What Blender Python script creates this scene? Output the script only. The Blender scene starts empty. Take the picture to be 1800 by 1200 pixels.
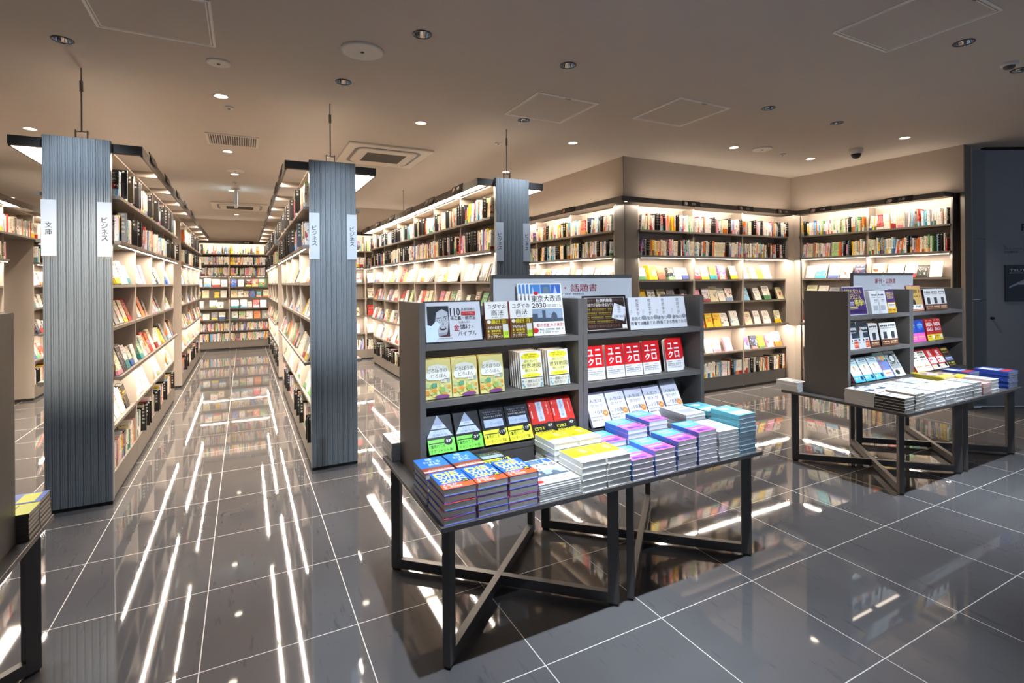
import bpy, bmesh, math, random
from mathutils import Matrix, Vector
rnd = random.Random(7)
PI = math.pi
sc = bpy.context.scene
col = sc.collection

# ------------------------------------------------------------------ camera
TH = 0.4799
cam = bpy.data.cameras.new('camera'); cam_o = bpy.data.objects.new('camera', cam); col.objects.link(cam_o)
cam.sensor_width = 36.0; cam.lens = 905.33 / 1800 * 36
cam.shift_y = -(600 - 494.8) / 1800
cam.clip_start = 0.05; cam.clip_end = 60
cam_o.matrix_world = Matrix.Translation((0, 0, 1.5)) @ Matrix.Rotation(-TH, 4, 'Z') @ Matrix.Rotation(PI / 2, 4, 'X') @ Matrix.Rotation(-0.009, 4, 'Z')
sc.camera = cam_o

# ------------------------------------------------------------------ world, exposure
w = bpy.data.worlds.new('world'); sc.world = w; w.use_nodes = True
w.node_tree.nodes['Background'].inputs[0].default_value = (0.62, 0.76, 1.0, 1)
w.node_tree.nodes['Background'].inputs[1].default_value = 0.34
sc.view_settings.view_transform = 'Standard'; sc.view_settings.look = 'None'
sc.view_settings.exposure = 0.15; sc.view_settings.gamma = 1.0; sc.view_settings.use_curve_mapping = False
sc.cycles.max_bounces = 8; sc.cycles.diffuse_bounces = 4; sc.cycles.glossy_bounces = 5
sc.cycles.sample_clamp_indirect = 6.0; sc.cycles.use_denoising = True
sc.cycles.caustics_reflective = False; sc.cycles.caustics_refractive = False
WARM = (1.0, 0.85, 0.70); COOL = (0.75, 0.86, 1.0)
LED_E = 420.0        # shelf light strips
SPOT_W = 350.0       # cool downlights over the tables, also scales the added front beams
PILLAR_W = 95.0     # cool downlights before the fluted pillars
COVE_E = 18.0        # wall canopy coves, and ceiling fill strips added on the islands
PANEL_E = 34.0       # light panels under the canopies
WARM_W = 90.0       # warm downlights in the aisles

# ------------------------------------------------------------------ materials
def lin(h):
    h = h.lstrip('#'); c = [int(h[i:i + 2], 16) / 255 for i in (0, 2, 4)]
    return tuple((x / 12.92 if x <= .04045 else ((x + .055) / 1.055) ** 2.4) for x in c) + (1.0,)
MATS = {}
def mat(name, c, rough=.5, metal=0.0, emit=0.0, spec=.5):
    if name in MATS: return MATS[name]
    m = bpy.data.materials.new(name); m.use_nodes = True; b = m.node_tree.nodes['Principled BSDF']
    c = lin(c) if isinstance(c, str) else tuple(c) + (1.0,)
    b.inputs['Base Color'].default_value = c; b.inputs['Roughness'].default_value = rough
    b.inputs['Metallic'].default_value = metal; b.inputs['Specular IOR Level'].default_value = spec
    if emit:
        b.inputs['Emission Color'].default_value = c; b.inputs['Emission Strength'].default_value = emit
    MATS[name] = m; return m
def ink(h, rough=.35): return mat('print_' + h, h, rough)
class NT:
    def __init__(s, m): s.t = m.node_tree; s.n = s.t.nodes; s.l = s.t.links
    def val(s, sock, v):
        if hasattr(v, 'is_output') or isinstance(v, bpy.types.NodeSocket): s.l.new(v, sock)
        else: sock.default_value = v
    def math(s, op, a, b=0.0, c=None):
        n = s.n.new('ShaderNodeMath'); n.operation = op; s.val(n.inputs[0], a); s.val(n.inputs[1], b)
        if c is not None: s.val(n.inputs[2], c)
        return n.outputs[0]
    def mix(s, f, a, b):
        n = s.n.new('ShaderNodeMix'); n.data_type = 'RGBA'; s.val(n.inputs[0], f); s.val(n.inputs[6], a); s.val(n.inputs[7], b); return n.outputs[2]
    def noise(s, vec, scale, detail=2.0, rough=.5):
        n = s.n.new('ShaderNodeTexNoise'); s.val(n.inputs['Vector'], vec); n.inputs['Scale'].default_value = scale
        n.inputs['Detail'].default_value = detail; n.inputs['Roughness'].default_value = rough; return n.outputs[0]
    def ramp(s, f, stops):
        n = s.n.new('ShaderNodeValToRGB'); s.val(n.inputs[0], f); e = n.color_ramp.elements
        e[0].position, e[0].color = stops[0]; e[1].position, e[1].color = stops[-1]
        for p, c in stops[1:-1]: q = e.new(p); q.color = c
        return n.outputs[0]
def new_mat(name):
    m = bpy.data.materials.new(name); m.use_nodes = True; MATS[name] = m
    return m, NT(m), m.node_tree.nodes['Principled BSDF']
def speckled(name, c1, c2, scale, rough, metal=0.0, bump=0.0):
    m, t, b = new_mat(name); g = t.n.new('ShaderNodeTexCoord')
    f = t.noise(g.outputs['Object'], scale, 3)
    t.val(b.inputs['Base Color'], t.mix(f, lin(c1), lin(c2))); b.inputs['Roughness'].default_value = rough; b.inputs['Metallic'].default_value = metal
    if bump:
        bn = t.n.new('ShaderNodeBump'); bn.inputs['Strength'].default_value = bump; t.val(bn.inputs['Height'], f); t.val(b.inputs['Normal'], bn.outputs[0])
    return m
SHELF = speckled('shelf_paint', '#a3988c', '#a89d91', 60, .42)
SHELFD = speckled('shelf_edge_paint', '#6f685f', '#756d64', 60, .38)
DARK = speckled('dark_shelf_paint', '#474543', '#4c4a48', 60, .4)
FASCIA = speckled('fascia_paint', '#57524d', '#5d5852', 40, .42)
TABLE = speckled('table_metal_paint', '#4a4644', '#504c49', 50, .38)
STAND = speckled('stand_metal_paint', '#5b5753', '#615d59', 50, .42)
TOE = mat('toe_kick_black', '#151412', .6)
FLUTE = speckled('fluted_grey_metal', '#80868a', '#888e92', 30, .36, .12)
CEIL = speckled('ceiling_paint', '#c6bbaf', '#cabfb3', 3, .8)
WALLP = speckled('wall_paper_beige', '#b3a596', '#b9ab9c', 9, .75)
WALLG = speckled('wall_panel_grey', '#787d85', '#7d828a', 5, .5)
WHITE = mat('white_fixture', '#d9d3c9', .45)
CHROME = mat('chrome_reflector', '#e6e6e6', .08, 1.0)
STEEL = mat('steel_rod', '#8a8783', .35, 1.0)
BLACK = mat('black_plastic', '#0d0d0e', .3)
GRILL = mat('grille_shadow_grey', '#4a4640', .6)
LEDM = mat('shelf_led_diffuser', WARM, .5, 0, LED_E)
LEDR = mat('rear_led_diffuser', WARM, .5, 0, 130.0)
COVEM = mat('cove_and_fill_face', WARM, .5, 0, COVE_E)
WPANELM = mat('wall_canopy_light', WARM, .5, 0, 90.0)
PANELM = mat('canopy_light_panel', WARM, .5, 0, PANEL_E)
LEDS = mat('stand_led_diffuser', WARM, .5, 0, 5.0)
LAMPW = mat('warm_lamp_face', (1.0, .86, .68), .5, 0, 14.0)
LAMPC = mat('cool_lamp_face', (.75, .88, 1.0), .5, 0, 5.0)
SIGNW = mat('white_acrylic_sign', '#c9d0d8', .3)
PAGES = speckled('page_block_paper', '#cfc8ba', '#dcd6c9', 900, .8)
PAGEG = speckled('page_block_white', '#cccbc8', '#dbdad6', 900, .8)

def floor_mat():
    m, t, b = new_mat('polished_grey_floor_tile')
    g = t.n.new('ShaderNodeNewGeometry'); s = t.n.new('ShaderNodeSeparateXYZ'); t.l.new(g.outputs['Position'], s.inputs[0])
    def line(o, off):
        f = t.math('FRACT', t.math('DIVIDE', t.math('SUBTRACT', o, off), .6))
        d = t.math('ABSOLUTE', t.math('SUBTRACT', f, .5))
        return t.math('GREATER_THAN', d, .5 - .0032)
    grout = t.math('MAXIMUM', line(s.outputs[0], .4334), line(s.outputs[1], 1.730))
    mp = t.n.new('ShaderNodeMapping'); t.l.new(g.outputs['Position'], mp.inputs[0])
    mp.inputs['Rotation'].default_value = (0, 0, math.radians(-35)); mp.inputs['Scale'].default_value = (26, 5, 1)
    streak = t.ramp(t.noise(mp.outputs[0], 1.0, 4, .6), [(.60, (0, 0, 0, 1)), (.74, (1, 1, 1, 1))])
    cloud = t.noise(g.outputs['Position'], 2.2, 4)
    base = t.mix(cloud, lin('#4c4a4a'), lin('#575555'))
    base = t.mix(t.math('MULTIPLY', streak, .5), base, lin('#303134'))
    base = t.mix(grout, base, lin('#b8b4ac'))
    t.val(b.inputs['Base Color'], base)
    t.val(b.inputs['Roughness'], t.math('ADD', t.math('MULTIPLY', grout, .5), t.math('MULTIPLY_ADD', cloud, .03, .02)))
    b.inputs['IOR'].default_value = 1.7
    return m
FLOOR = floor_mat()

def book_mat():
    """printed paper: ground, ink and band colours come from each book; the print is laid out in the cover's own UV"""
    m, t, b = new_mat('printed_book_paper')
    def at(n):
        a = t.n.new('ShaderNodeAttribute'); a.attribute_name = n; return a.outputs['Color']
    def sep(c):
        s = t.n.new('ShaderNodeSeparateXYZ'); t.l.new(c, s.inputs[0]); return s.outputs
    uv = t.n.new('ShaderNodeUVMap'); uv.uv_map = 'UVMap'
    u, v, _ = sep(uv.outputs[0]); kind, seed, bf = sep(at('info')); bg, inkc, band, alt = at('bg'), at('ink'), at('band'), at('alt')
    gt = lambda a, x: t.math('GREATER_THAN', a, x)
    lt = lambda a, x: t.math('LESS_THAN', a, x)
    mul = lambda *a: a[0] if len(a) == 1 else t.math('MULTIPLY', a[0], mul(*a[1:]))
    def white(x, y):
        c = t.n.new('ShaderNodeCombineXYZ'); t.val(c.inputs[0], x); t.val(c.inputs[1], y); t.val(c.inputs[2], seed)
        n = t.n.new('ShaderNodeTexWhiteNoise'); t.l.new(c.outputs[0], n.inputs['Vector']); return n.outputs['Value']
    fl = lambda a, k: t.math('FLOOR', t.math('MULTIPLY', a, k))
    fr = lambda a, k: t.math('FRACT', t.math('MULTIPLY', a, k))
    cover = gt(kind, .75); spine = mul(gt(kind, .25), lt(kind, .75))
    # spine: one column of characters
    sp = mul(spine, gt(u, .25), lt(u, .75), gt(v, .42), lt(v, .93), lt(fr(v, 15), .78), gt(white(fl(u, 6), fl(v, 62)), .42))
    sp2 = mul(spine, gt(u, .32), lt(u, .68), gt(v, .24), lt(v, .36), lt(fr(v, 24), .75), gt(white(fl(u, 6), fl(v, 90)), .45))
    # cover: title lines and a picture
    rowon = gt(white(fl(v, 8), 3.0), .35)
    ti = mul(cover, gt(u, .12), lt(u, .88), gt(v, .56), lt(v, .93), rowon, lt(fr(v, 8), .66), lt(fr(u, 7), .8), gt(white(fl(u, 28), fl(v, 40)), .45))
    vt = t.n.new('ShaderNodeCombineXYZ'); t.val(vt.inputs[0], u); t.val(vt.inputs[1], v); t.val(vt.inputs[2], t.math('MULTIPLY', seed, 37.0))
    pic = mul(cover, gt(t.noise(vt.outputs[0], 3.2, 3), .57), gt(v, .22), lt(v, .62))
    pic2 = mul(cover, gt(t.noise(vt.outputs[0], 7.0, 2), .66), gt(v, .2), lt(v, .9))
    isb = mul(gt(kind, .25), lt(v, bf))
    bt = mul(isb, gt(u, .08), lt(u, .9), lt(fr(v, 22), .6), gt(white(fl(u, 20), fl(v, 60)), .5))
    edge = mul(lt(kind, .25), gt(white(fl(u, 160), 1.0), .55))
    c = t.mix(pic, bg, alt); c = t.mix(mul(pic2, .8), c, inkc); c = t.mix(ti, c, inkc)
    c = t.mix(t.math('MAXIMUM', sp, sp2), c, inkc); c = t.mix(isb, c, band); c = t.mix(bt, c, inkc)
    c = t.mix(mul(edge, .35), c, lin('#a39a8a'))
    t.val(b.inputs['Base Color'], c); b.inputs['Roughness'].default_value = .42
    return m
BOOKM = book_mat()

# ------------------------------------------------------------------ mesh helpers
I4 = Matrix.Identity(4)
class MB:
    def __init__(s): s.v = []; s.f = []; s.mi = []; s.mats = []
    def mid(s, m):
        if m not in s.mats: s.mats.append(m)
        return s.mats.index(m)
    def poly(s, pts, m, M=None):
        k = len(s.v); s.v += [tuple((M @ Vector(p)) if M else p) for p in pts]; s.f.append(tuple(range(k, k + len(pts)))); s.mi.append(s.mid(m)); return s
    def box(s, x0, x1, y0, y1, z0, z1, m, M=None, bottom=None, top=None, back=None):
        k = len(s.v); P = [(x, y, z) for z in (z0, z1) for y in (y0, y1) for x in (x0, x1)]
        s.v += [tuple(M @ Vector(p)) if M else p for p in P]
        for i, q in enumerate(((0, 2, 3, 1), (4, 5, 7, 6), (0, 1, 5, 4), (1, 3, 7, 5), (3, 2, 6, 7), (2, 0, 4, 6))):
            s.f.append(tuple(k + j for j in q)); s.mi.append(s.mid(bottom if (i == 0 and bottom) else top if (i == 1 and top) else back if (i == 4 and back) else m))
        return s
    def lathe(s, prof, m, n=24, M=None, cap=False):
        k = len(s.v)
        for r, z in prof:
            for i in range(n):
                a = 2 * PI * i / n; p = Vector((r * math.cos(a), r * math.sin(a), z)); s.v.append(tuple(M @ p) if M else tuple(p))
        for j in range(len(prof) - 1):
            for i in range(n):
                i2 = (i + 1) % n; s.f.append((k + j * n + i, k + j * n + i2, k + (j + 1) * n + i2, k + (j + 1) * n + i)); s.mi.append(s.mid(m))
        if cap:
            s.f.append(tuple(k + (len(prof) - 1) * n + i for i in range(n))); s.mi.append(s.mid(m))
        return s
    def mesh(s, name, bevel=0.0, smooth=False):
        me = bpy.data.meshes.new(name); me.from_pydata(s.v, [], s.f)
        for m in s.mats: me.materials.append(m)
        me.polygons.foreach_set('material_index', s.mi)
        if smooth: me.polygons.foreach_set('use_smooth', [True] * len(me.polygons))
        me.update()
        if bevel:
            bm = bmesh.new(); bm.from_mesh(me)
            bmesh.ops.bevel(bm, geom=bm.edges[:], offset=bevel, segments=2, affect='EDGES', profile=.6); bm.to_mesh(me); bm.free()
        return me
    def build(s, name, parent=None, bevel=0.0, smooth=False, M=None): return link(name, s.mesh(name, bevel, smooth), parent, M)
def link(name, data, parent=None, M=None):
    o = bpy.data.objects.new(name, data); col.objects.link(o)
    if parent: o.parent = parent
    if M is not None: o.matrix_basis = M
    return o
def tag(o, label, cat, group=None):
    o['label'] = label; o['category'] = cat
    if group: o['group'] = group
    return o
def thing(name, label, cat, M=None, group=None):
    o = bpy.data.objects.new(name, None); col.objects.link(o); o.empty_display_size = .05
    if M is not None: o.matrix_basis = M
    return tag(o, label, cat, group)
def struct(o): o['kind'] = 'structure'; return o
def dup(root, M, label, group=None):
    r = root.copy(); col.objects.link(r); r.matrix_basis = M; r['label'] = label
    if group: r['group'] = group
    for ch in root.children:
        c = ch.copy(); col.objects.link(c); c.parent = r
        for g in ch.children:
            d = g.copy(); col.objects.link(d); d.parent = c
    return r
def TR(x, y, z): return Matrix.Translation((x, y, z))
def RZ(a): return Matrix.Rotation(a, 4, 'Z')
def RX(a): return Matrix.Rotation(a, 4, 'X')
def RY(a): return Matrix.Rotation(a, 4, 'Y')
def frame(o, x, y, z):
    return Matrix(((x[0], y[0], z[0], o[0]), (x[1], y[1], z[1], o[1]), (x[2], y[2], z[2], o[2]), (0, 0, 0, 1)))
ORD = 'first second third fourth fifth sixth seventh eighth ninth tenth eleventh twelfth thirteenth fourteenth fifteenth sixteenth seventeenth eighteenth nineteenth twentieth'.split()
def ordn(i): return ORD[i] if i < 20 else 'twenty-' + ORD[i - 20] if i < 29 else 'thirty-' + ORD[i - 30] if 30 <= i < 39 else 'thirtieth' if i == 29 else 'far'

# ------------------------------------------------------------------ lettering
TXT = {}
def text2d(s, bold=0.0, spacing=1.0):
    k = (s, bold, spacing)
    if k not in TXT:
        c = bpy.data.curves.new('lettering', 'FONT'); c.body = s; c.size = 1; c.resolution_u = 2; c.offset = bold
        c.align_x = 'CENTER'; c.space_line = spacing
        o = bpy.data.objects.new('lettering', c); me = o.to_mesh()
        vs = [(v.co.x, v.co.y) for v in me.vertices]; fs = [tuple(p.vertices) for p in me.polygons]
        o.to_mesh_clear(); bpy.data.objects.remove(o); bpy.data.curves.remove(c)
        xs = [p[0] for p in vs] or [0]; ys = [p[1] for p in vs] or [0]
        TXT[k] = (vs, fs, (min(xs), max(xs), min(ys), max(ys)))
    return TXT[k]
def put_text(mb, s, x0, y0, x1, y1, z, m, bold=0.0, M=None, stretch=True, spacing=1.0):
    kanji = any('\u4e00' <= ch <= '\u9fff' for ch in s)
    if kanji and bold > 0:      # dense characters are thickened by overprinting, not by swelling the outline
        e = bold * .55 * (y1 - y0) / (s.count('\n') + 1)
        for q, dx in enumerate((-e, e)): put_text(mb, s, x0 + dx, y0, x1 + dx, y1, z + .00004 * q, m, 0.0, M, stretch, spacing)
        return
    vs, fs, (a, b, c, d) = text2d(s, bold, spacing)
    if not vs: return
    sx = (x1 - x0) / max(b - a, 1e-6); sy = (y1 - y0) / max(d - c, 1e-6)
    if not stretch: sx = sy = min(sx, sy)
    ox = (x0 + x1) / 2 - sx * (a + b) / 2; oy = (y0 + y1) / 2 - sy * (c + d) / 2
    k = len(mb.v); i = mb.mid(m)
    for x, y in vs:
        p = Vector((ox + x * sx, oy + y * sy, z)); mb.v.append(tuple(M @ p) if M else tuple(p))
    for f in fs: mb.f.append(tuple(k + j for j in f)); mb.mi.append(i)
def ell(cx, cy, rx, ry, n=18, a0=0, a1=2 * PI): return [(cx + rx * math.cos(a0 + (a1 - a0) * i / n), cy + ry * math.sin(a0 + (a1 - a0) * i / n)) for i in range(n if a1 - a0 > 6.2 else n + 1)]
def draw(mb, els, w, h, z0, M=None, step=.00012):
    """els in unit cover coordinates; each one lies a hair above the one before"""
    z = z0
    R = random.Random(len(els) * 13 + int(w * 1e4))
    for e in els:
        z += step; k = e[0]
        if k == 'r': mb.poly([(e[1] * w, e[2] * h, z), (e[3] * w, e[2] * h, z), (e[3] * w, e[4] * h, z), (e[1] * w, e[4] * h, z)], ink(e[5]), M)
        elif k == 'e': mb.poly([(x * w, y * h, z) for x, y in ell(*e[1:5])], ink(e[5]), M)
        elif k == 'p': mb.poly([(x * w, y * h, z) for x, y in e[1]], ink(e[2]), M)
        elif k == 't': put_text(mb, e[1], e[2] * w, e[3] * h, e[4] * w, e[5] * h, z, ink(e[6]), e[7] if len(e) > 7 else 0.0, M, e[8] if len(e) > 8 else True)
        elif k == 'g':      # a line of print too small to read: x0,y0,x1,y1,col,n
            n = e[6]; x0, y0, x1, y1 = e[1:5]
            for i in range(n):
                a = x0 + (x1 - x0) * (i + .1) / n; b = x0 + (x1 - x0) * (i + .85) / n
                if R.random() < .85:
                    ym = y0 + (y1 - y0) * R.uniform(.45, .6); i5 = ink(e[5])
                    mb.poly([(a * w, y0 * h, z), (b * w, y0 * h, z), (b * w, (y0 * .7 + ym * .3) * h, z), (a * w, (y0 * .7 + ym * .3) * h, z)], i5, M)
                    mb.poly([(a * w, ym * h, z), (b * w, ym * h, z), (b * w, y1 * h, z), (a * w, y1 * h, z)], i5, M)
# ------------------------------------------------------------------ generic shelf books (one mesh each, or gathered)
class BookMB:
    def __init__(s): s.v = []; s.f = []; s.uv = []; s.at = []
    def quad(s, pts, a):
        k = len(s.v); s.v += pts; s.f.append((k, k + 1, k + 2, k + 3)); s.at.append(a)
    def box(s, lo, hi, M, a, fuv):
        (x0, y0, z0), (x1, y1, z1) = lo, hi
        P = [Vector((x, y, z)) for z in (z0, z1) for y in (y0, y1) for x in (x0, x1)]
        for q in ((0, 2, 3, 1), (4, 5, 7, 6), (0, 1, 5, 4), (1, 3, 7, 5), (3, 2, 6, 7), (2, 0, 4, 6)):
            s.quad([tuple(M @ P[j]) for j in q], a); s.uv += [fuv(P[j]) for j in q]
    def book(s, w, h, t, M, pal, seed, bf):
        bg, inkc, band, alt = pal; pg = lin('#d8cfbe')
        c = .0012
        s.box((.003, .0015, c), (w - .002, h - .0015, t - c), M, (pg, pg, pg, pg, (0, seed, 0)), lambda p: (p.z / t, p.y / h))
        s.box((0, 0, 0), (w, h, c), M, (bg, inkc, band, alt, (1, seed, bf)), lambda p: (1 - p.x / w, p.y / h))
        s.box((0, 0, t - c), (w, h, t), M, (bg, inkc, band, alt, (1, seed, bf)), lambda p: (p.x / w, p.y / h))
        s.box((0, 0, c), (c, h, t - c), M, (bg, inkc, band, alt, (.5, seed, bf)), lambda p: (p.z / t, p.y / h))
    def mesh(s, name):
        me = bpy.data.meshes.new(name); me.from_pydata(s.v, [], s.f); me.materials.append(BOOKM)
        u = me.uv_layers.new(name='UVMap'); u.data.foreach_set('uv', [x for p in s.uv for x in p])
        for j, nm in enumerate(('bg', 'ink', 'band', 'alt')):
            a = me.attributes.new(nm, 'FLOAT_COLOR', 'CORNER'); a.data.foreach_set('color', [x for q in s.at for _ in range(4) for x in q[j]])
        a = me.attributes.new('info', 'FLOAT_VECTOR', 'CORNER'); a.data.foreach_set('vector', [x for q in s.at for _ in range(4) for x in q[4]])
        me.update(); return me
PAL = {'white': '#ece8e0', 'cream': '#e6d9b8', 'yellow': '#efc928', 'red': '#b3201c', 'blue': '#2a5aa8', 'sky blue': '#7cbbe0', 'green': '#3f8a4a', 'pale green': '#b7d39a', 'black': '#18171a', 'orange': '#e07a2a', 'pink': '#e79ab0', 'grey': '#8f8f92', 'brown': '#6a4028', 'purple': '#6a3f8c', 'navy': '#1c2748', 'teal': '#2c8f96'}
PW = ['white'] * 34 + ['cream'] * 12 + ['yellow'] * 4 + ['red'] * 4 + ['blue'] * 2 + ['sky blue'] * 3 + ['green'] * 2 + ['pale green'] * 2 + ['black'] * 4 + ['orange'] * 4 + ['pink'] * 3 + ['grey'] * 3 + ['brown'] * 2 + ['purple'] + ['navy'] * 2 + ['teal']
STUFF = BookMB()
N_IND = [0]
def jit(c, r=.06): return tuple(max(0, min(1, x * (1 + rnd.uniform(-r, r)))) for x in c[:3]) + (1.0,)
def pick(same=None):
    n = same or rnd.choice(PW); dark = n in ('red', 'blue', 'green', 'black', 'brown', 'purple', 'navy', 'teal')
    inkn = rnd.choice(('white', 'white', 'yellow', 'cream')) if dark else rnd.choice(('black', 'black', 'navy', 'red', 'brown', 'black'))
    hb = rnd.random() < .45
    bn = rnd.choice(('red', 'yellow', 'orange', 'white', 'blue', 'green', 'sky blue', 'pink', 'teal')) if hb else n
    if bn == n: hb = False
    an = rnd.choice(('orange', 'sky blue', 'pink', 'pale green', 'yellow', 'grey', 'red', 'cream', 'brown'))
    return n, (bn if hb else None), (jit(lin(PAL[n])), lin(PAL[inkn]), lin(PAL[bn]), jit(lin(PAL[an]))), (rnd.uniform(.16, .36) if hb else 0.0)
def shelf_book(w, h, t, M, p, where=None, group=None):
    """where: a label tail makes the book an object of its own; without it the book joins the far mass"""
    n, bn, pal, bf = p; seed = rnd.random()
    if where:
        b = BookMB(); b.book(w, h, t, I4, pal, seed, bf)
        o = link('paperback', b.mesh('paperback'), None, M)
        tag(o, n + (' book with ' + bn + ' band, ' if bn else ' book, ') + where, 'book', group); N_IND[0] += 1
    else: STUFF.book(w, h, t, M, pal, seed, bf)

# ------------------------------------------------------------------ black author dividers
DIVW = ['日本人著者', '会計', '経営者列伝', '新入社員', 'あ', '経済一般', '心理', '歴史']
DIVM = {}
def div_meshes(k):
    if k not in DIVM:
        mb = MB(); mb.box(0, .150, 0, .205, 0, .0035, BLACK); mb.box(-.001, .003, 0, .205, -.006, .0095, BLACK)
        lt = MB(); word = DIVW[k]; n = len(word); W_ = mat('divider_white_ink', '#d8d8d4', .5)
        for z, sgn in ((.0037, 1), (-.0002, -1)):
            for i, ch in enumerate(word):
                y = .185 - i * .030
                vs0 = len(lt.v); put_text(lt, ch, 0, 0, .017, .017, 0, W_, .03, (TR(.012, y, z) if sgn > 0 else TR(.031, y, z) @ RY(PI)))
        for i, ch in enumerate(word): put_text(lt, ch, -.005, 0, .005, .012, 0, W_, .03, TR(-.0013, .185 - i * .03, .00175) @ RY(-PI / 2))
        DIVM[k] = (mb.mesh('divider_plate'), lt.mesh('divider_lettering'))
    return DIVM[k]
N_DIV = [0]
def divider(M, where, group, k=None):
    a, b = div_meshes(rnd.randrange(len(DIVW)) if k is None else k)
    t = thing('shelf_divider', 'black lettered divider, ' + where, 'shelf divider', M, group)
    link('plate', a, t); link('lettering', b, t); N_DIV[0] += 1

# ------------------------------------------------------------------ filling shelves
def spine_row(F, W, z, depth, h0=.188, name=None, ind=False, div=.12, rowname='', fill=.97, y0=.012, divname=None):
    """books standing spine out along a bay: F maps (along, into the shelf, up)"""
    x = .02 + rnd.uniform(0, .01); nb = nd = 0; lean = 0.0; run = None; left = 0
    while x < W - .035:
        if rnd.random() < div * .16 and divname:
            M = F @ frame((x + .008, y0 - .034, z), (0, 1, 0), (0, 0, 1), (1, 0, 0)) @ RX(rnd.uniform(-.03, .03))
            nd += 1; divider(M, ordn(nd - 1) + ' on ' + rowname + ', ' + divname, 'black dividers on the shelves'); x += .021; continue
        if left <= 0:
            run = pick() if rnd.random() < .30 else None; left = rnd.randint(2, 6); lean = rnd.choice((0, 0, 0, .06, .12, -.05))
        left -= 1
        t = rnd.uniform(.011, .026) if run is None else rnd.uniform(.013, .018)
        h = h0 * rnd.choice((.78, .93, .97, 1, 1, 1.05, 1.1)) if run is None else h0
        d = min(depth - .015, h * .68)
        if x + t > W * fill: break
        M = F @ TR(x, y0 + rnd.uniform(0, .008), z) @ RY(lean) @ frame((0, 0, 0), (0, 1, 0), (0, 0, 1), (1, 0, 0))
        if lean < 0: M = F @ TR(x + h * -lean * .9, y0, z) @ RY(lean) @ frame((0, 0, 0), (0, 1, 0), (0, 0, 1), (1, 0, 0))
        p = run if (run and rnd.random() < .8) else pick()
        shelf_book(d, h, t, M, p, (ordn(nb) + ' spine on ' + rowname + ', ' + name) if ind else None, 'spines on the shelves'); nb += 1
        x += t + .0012 + (h * max(0, lean) * .02)
        if rnd.random() < .05: x += rnd.uniform(.01, .04)
def face_row(F, W, z, depth, name=None, ind=False, rowname='', n=None, gap=.02, yb=.03, h0=.188):
    """books shown cover out on easels"""
    x = .025 + rnd.uniform(0, .02); nb = 0
    while x < W - .12:
        h = h0 * rnd.choice((.82, .96, 1, 1, 1, 1.1)); wd = h * rnd.uniform(.64, .76)
        if x + wd > W - .02: break
        p = pick(); k = rnd.choice((1, 1, 2, 3, 4)); lean = math.radians(rnd.uniform(68, 76)); t = rnd.uniform(.012, .022)
        sh = rnd.uniform(-.003, .006) if rnd.random() < .6 else rnd.uniform(.008, .02)
        for i in range(k):
            if yb + (i + 1) * t > depth - .06: break
            # cover looks out of the shelf, top leaning back
            M = F @ TR(x + i * sh, yb + i * (t + .002) + t, z + .001) @ RX(lean)
            own = ind and i == 0
            shelf_book(wd, h, t, M, p, (ordn(nb) + ' face-out on ' + rowname + ', ' + name) if own else None, 'face-out books on the shelves')
        nb += 1; x += wd + max(0, sh * k) + rnd.choice((gap, gap * .5, gap * 2))
        if rnd.random() < .10: x += .09

ROWN = ['top shelf', 'second shelf', 'third shelf', 'fourth shelf', 'fifth shelf', 'sixth shelf', 'bottom shelf']
ZR = [2.12, 1.81, 1.505, 1.205, .865, .52, .20]
def fill_bay(F, W, depth, name, ind=(), div=.5, prot=.05):
    for r, z in enumerate(ZR):
        nm = dict(name=name, ind=r in ind, rowname=ROWN[r])
        if r in (0, 1): spine_row(F, W, z, depth + prot, div=div, divname=name, y0=-prot + .014, **nm)
        elif r == 6: spine_row(F, W, z, depth, div=div, divname=name, y0=.008, **nm)
        else: face_row(F, W, z, depth + (prot if r == 4 else 0), yb=(.018 - (prot if r == 4 else 0)), **nm)

# ------------------------------------------------------------------ structure: floor, ceiling, walls
struct(MB().box(-7, 12, -3.5, 14.6, -.1, 0, FLOOR).build('floor'))
DOWN_C = [(-.97, 4.05), (.67, 3.98), (2.32, 4.19)]
DOWN_T = [(.97, 3.01), (2.01, 2.99), (4.09, 2.96), (5.08, 2.95), (4.09, 1.58), (5.0, 1.6), (.97, 1.58), (2.0, 1.58), (-.97, 1.58), (-.97, 3.0), (.97, .2), (2.0, .2), (-.97, .2), (4.09, .2), (0, .2), (5.0, .2)]
AIM = {(.97, .2): (1.15, 2.3, 1.12), (2.0, .2): (2.05, 2.3, 1.12), (-.97, .2): (-.985, 4.4, 1.45), (4.09, .2): (4.5, 2.3, 1.12), (0, .2): (.65, 4.4, 1.5), (5.0, .2): (5.4, 2.3, 1.12)}  # unseen lamps added overhead to light stands and pillars from the front
DOWN_W = [(-1.8, 6.48), (-.15, 4.71), (1.49, 4.69), (-.15, 6.64), (-.1, 7.98), (3.18, 4.65), (4.95, 4.02), (6.29, 3.98), (6.28, 2.94), (3.19, 6.28), (-3.49, 11.65), (-.16, 9.41), (-.13, 12.6), (1.49, 7.4), (1.49, 8.5), (3.19, 8.3), (-1.8, 8.6)]
CZ = 3.0
def ceiling():
    bm = bmesh.new()
    def loop(pts):
        vs = [bm.verts.new((x, y, CZ)) for x, y in pts]
        for i in range(len(vs)): bm.edges.new((vs[i], vs[(i + 1) % len(vs)]))
    loop([(-7, -3.5), (12, -3.5), (12, 14.6), (-7, 14.6)])
    for x, y in DOWN_C + DOWN_T + DOWN_W: loop(ell(x, y, .048, .048, 20))
    bmesh.ops.triangle_fill(bm, edges=bm.edges[:], use_beauty=True)
    me = bpy.data.meshes.new('ceiling'); bm.to_mesh(me); bm.free(); me.materials.append(CEIL)
    return link('ceiling', me)
struct(ceiling())
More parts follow.
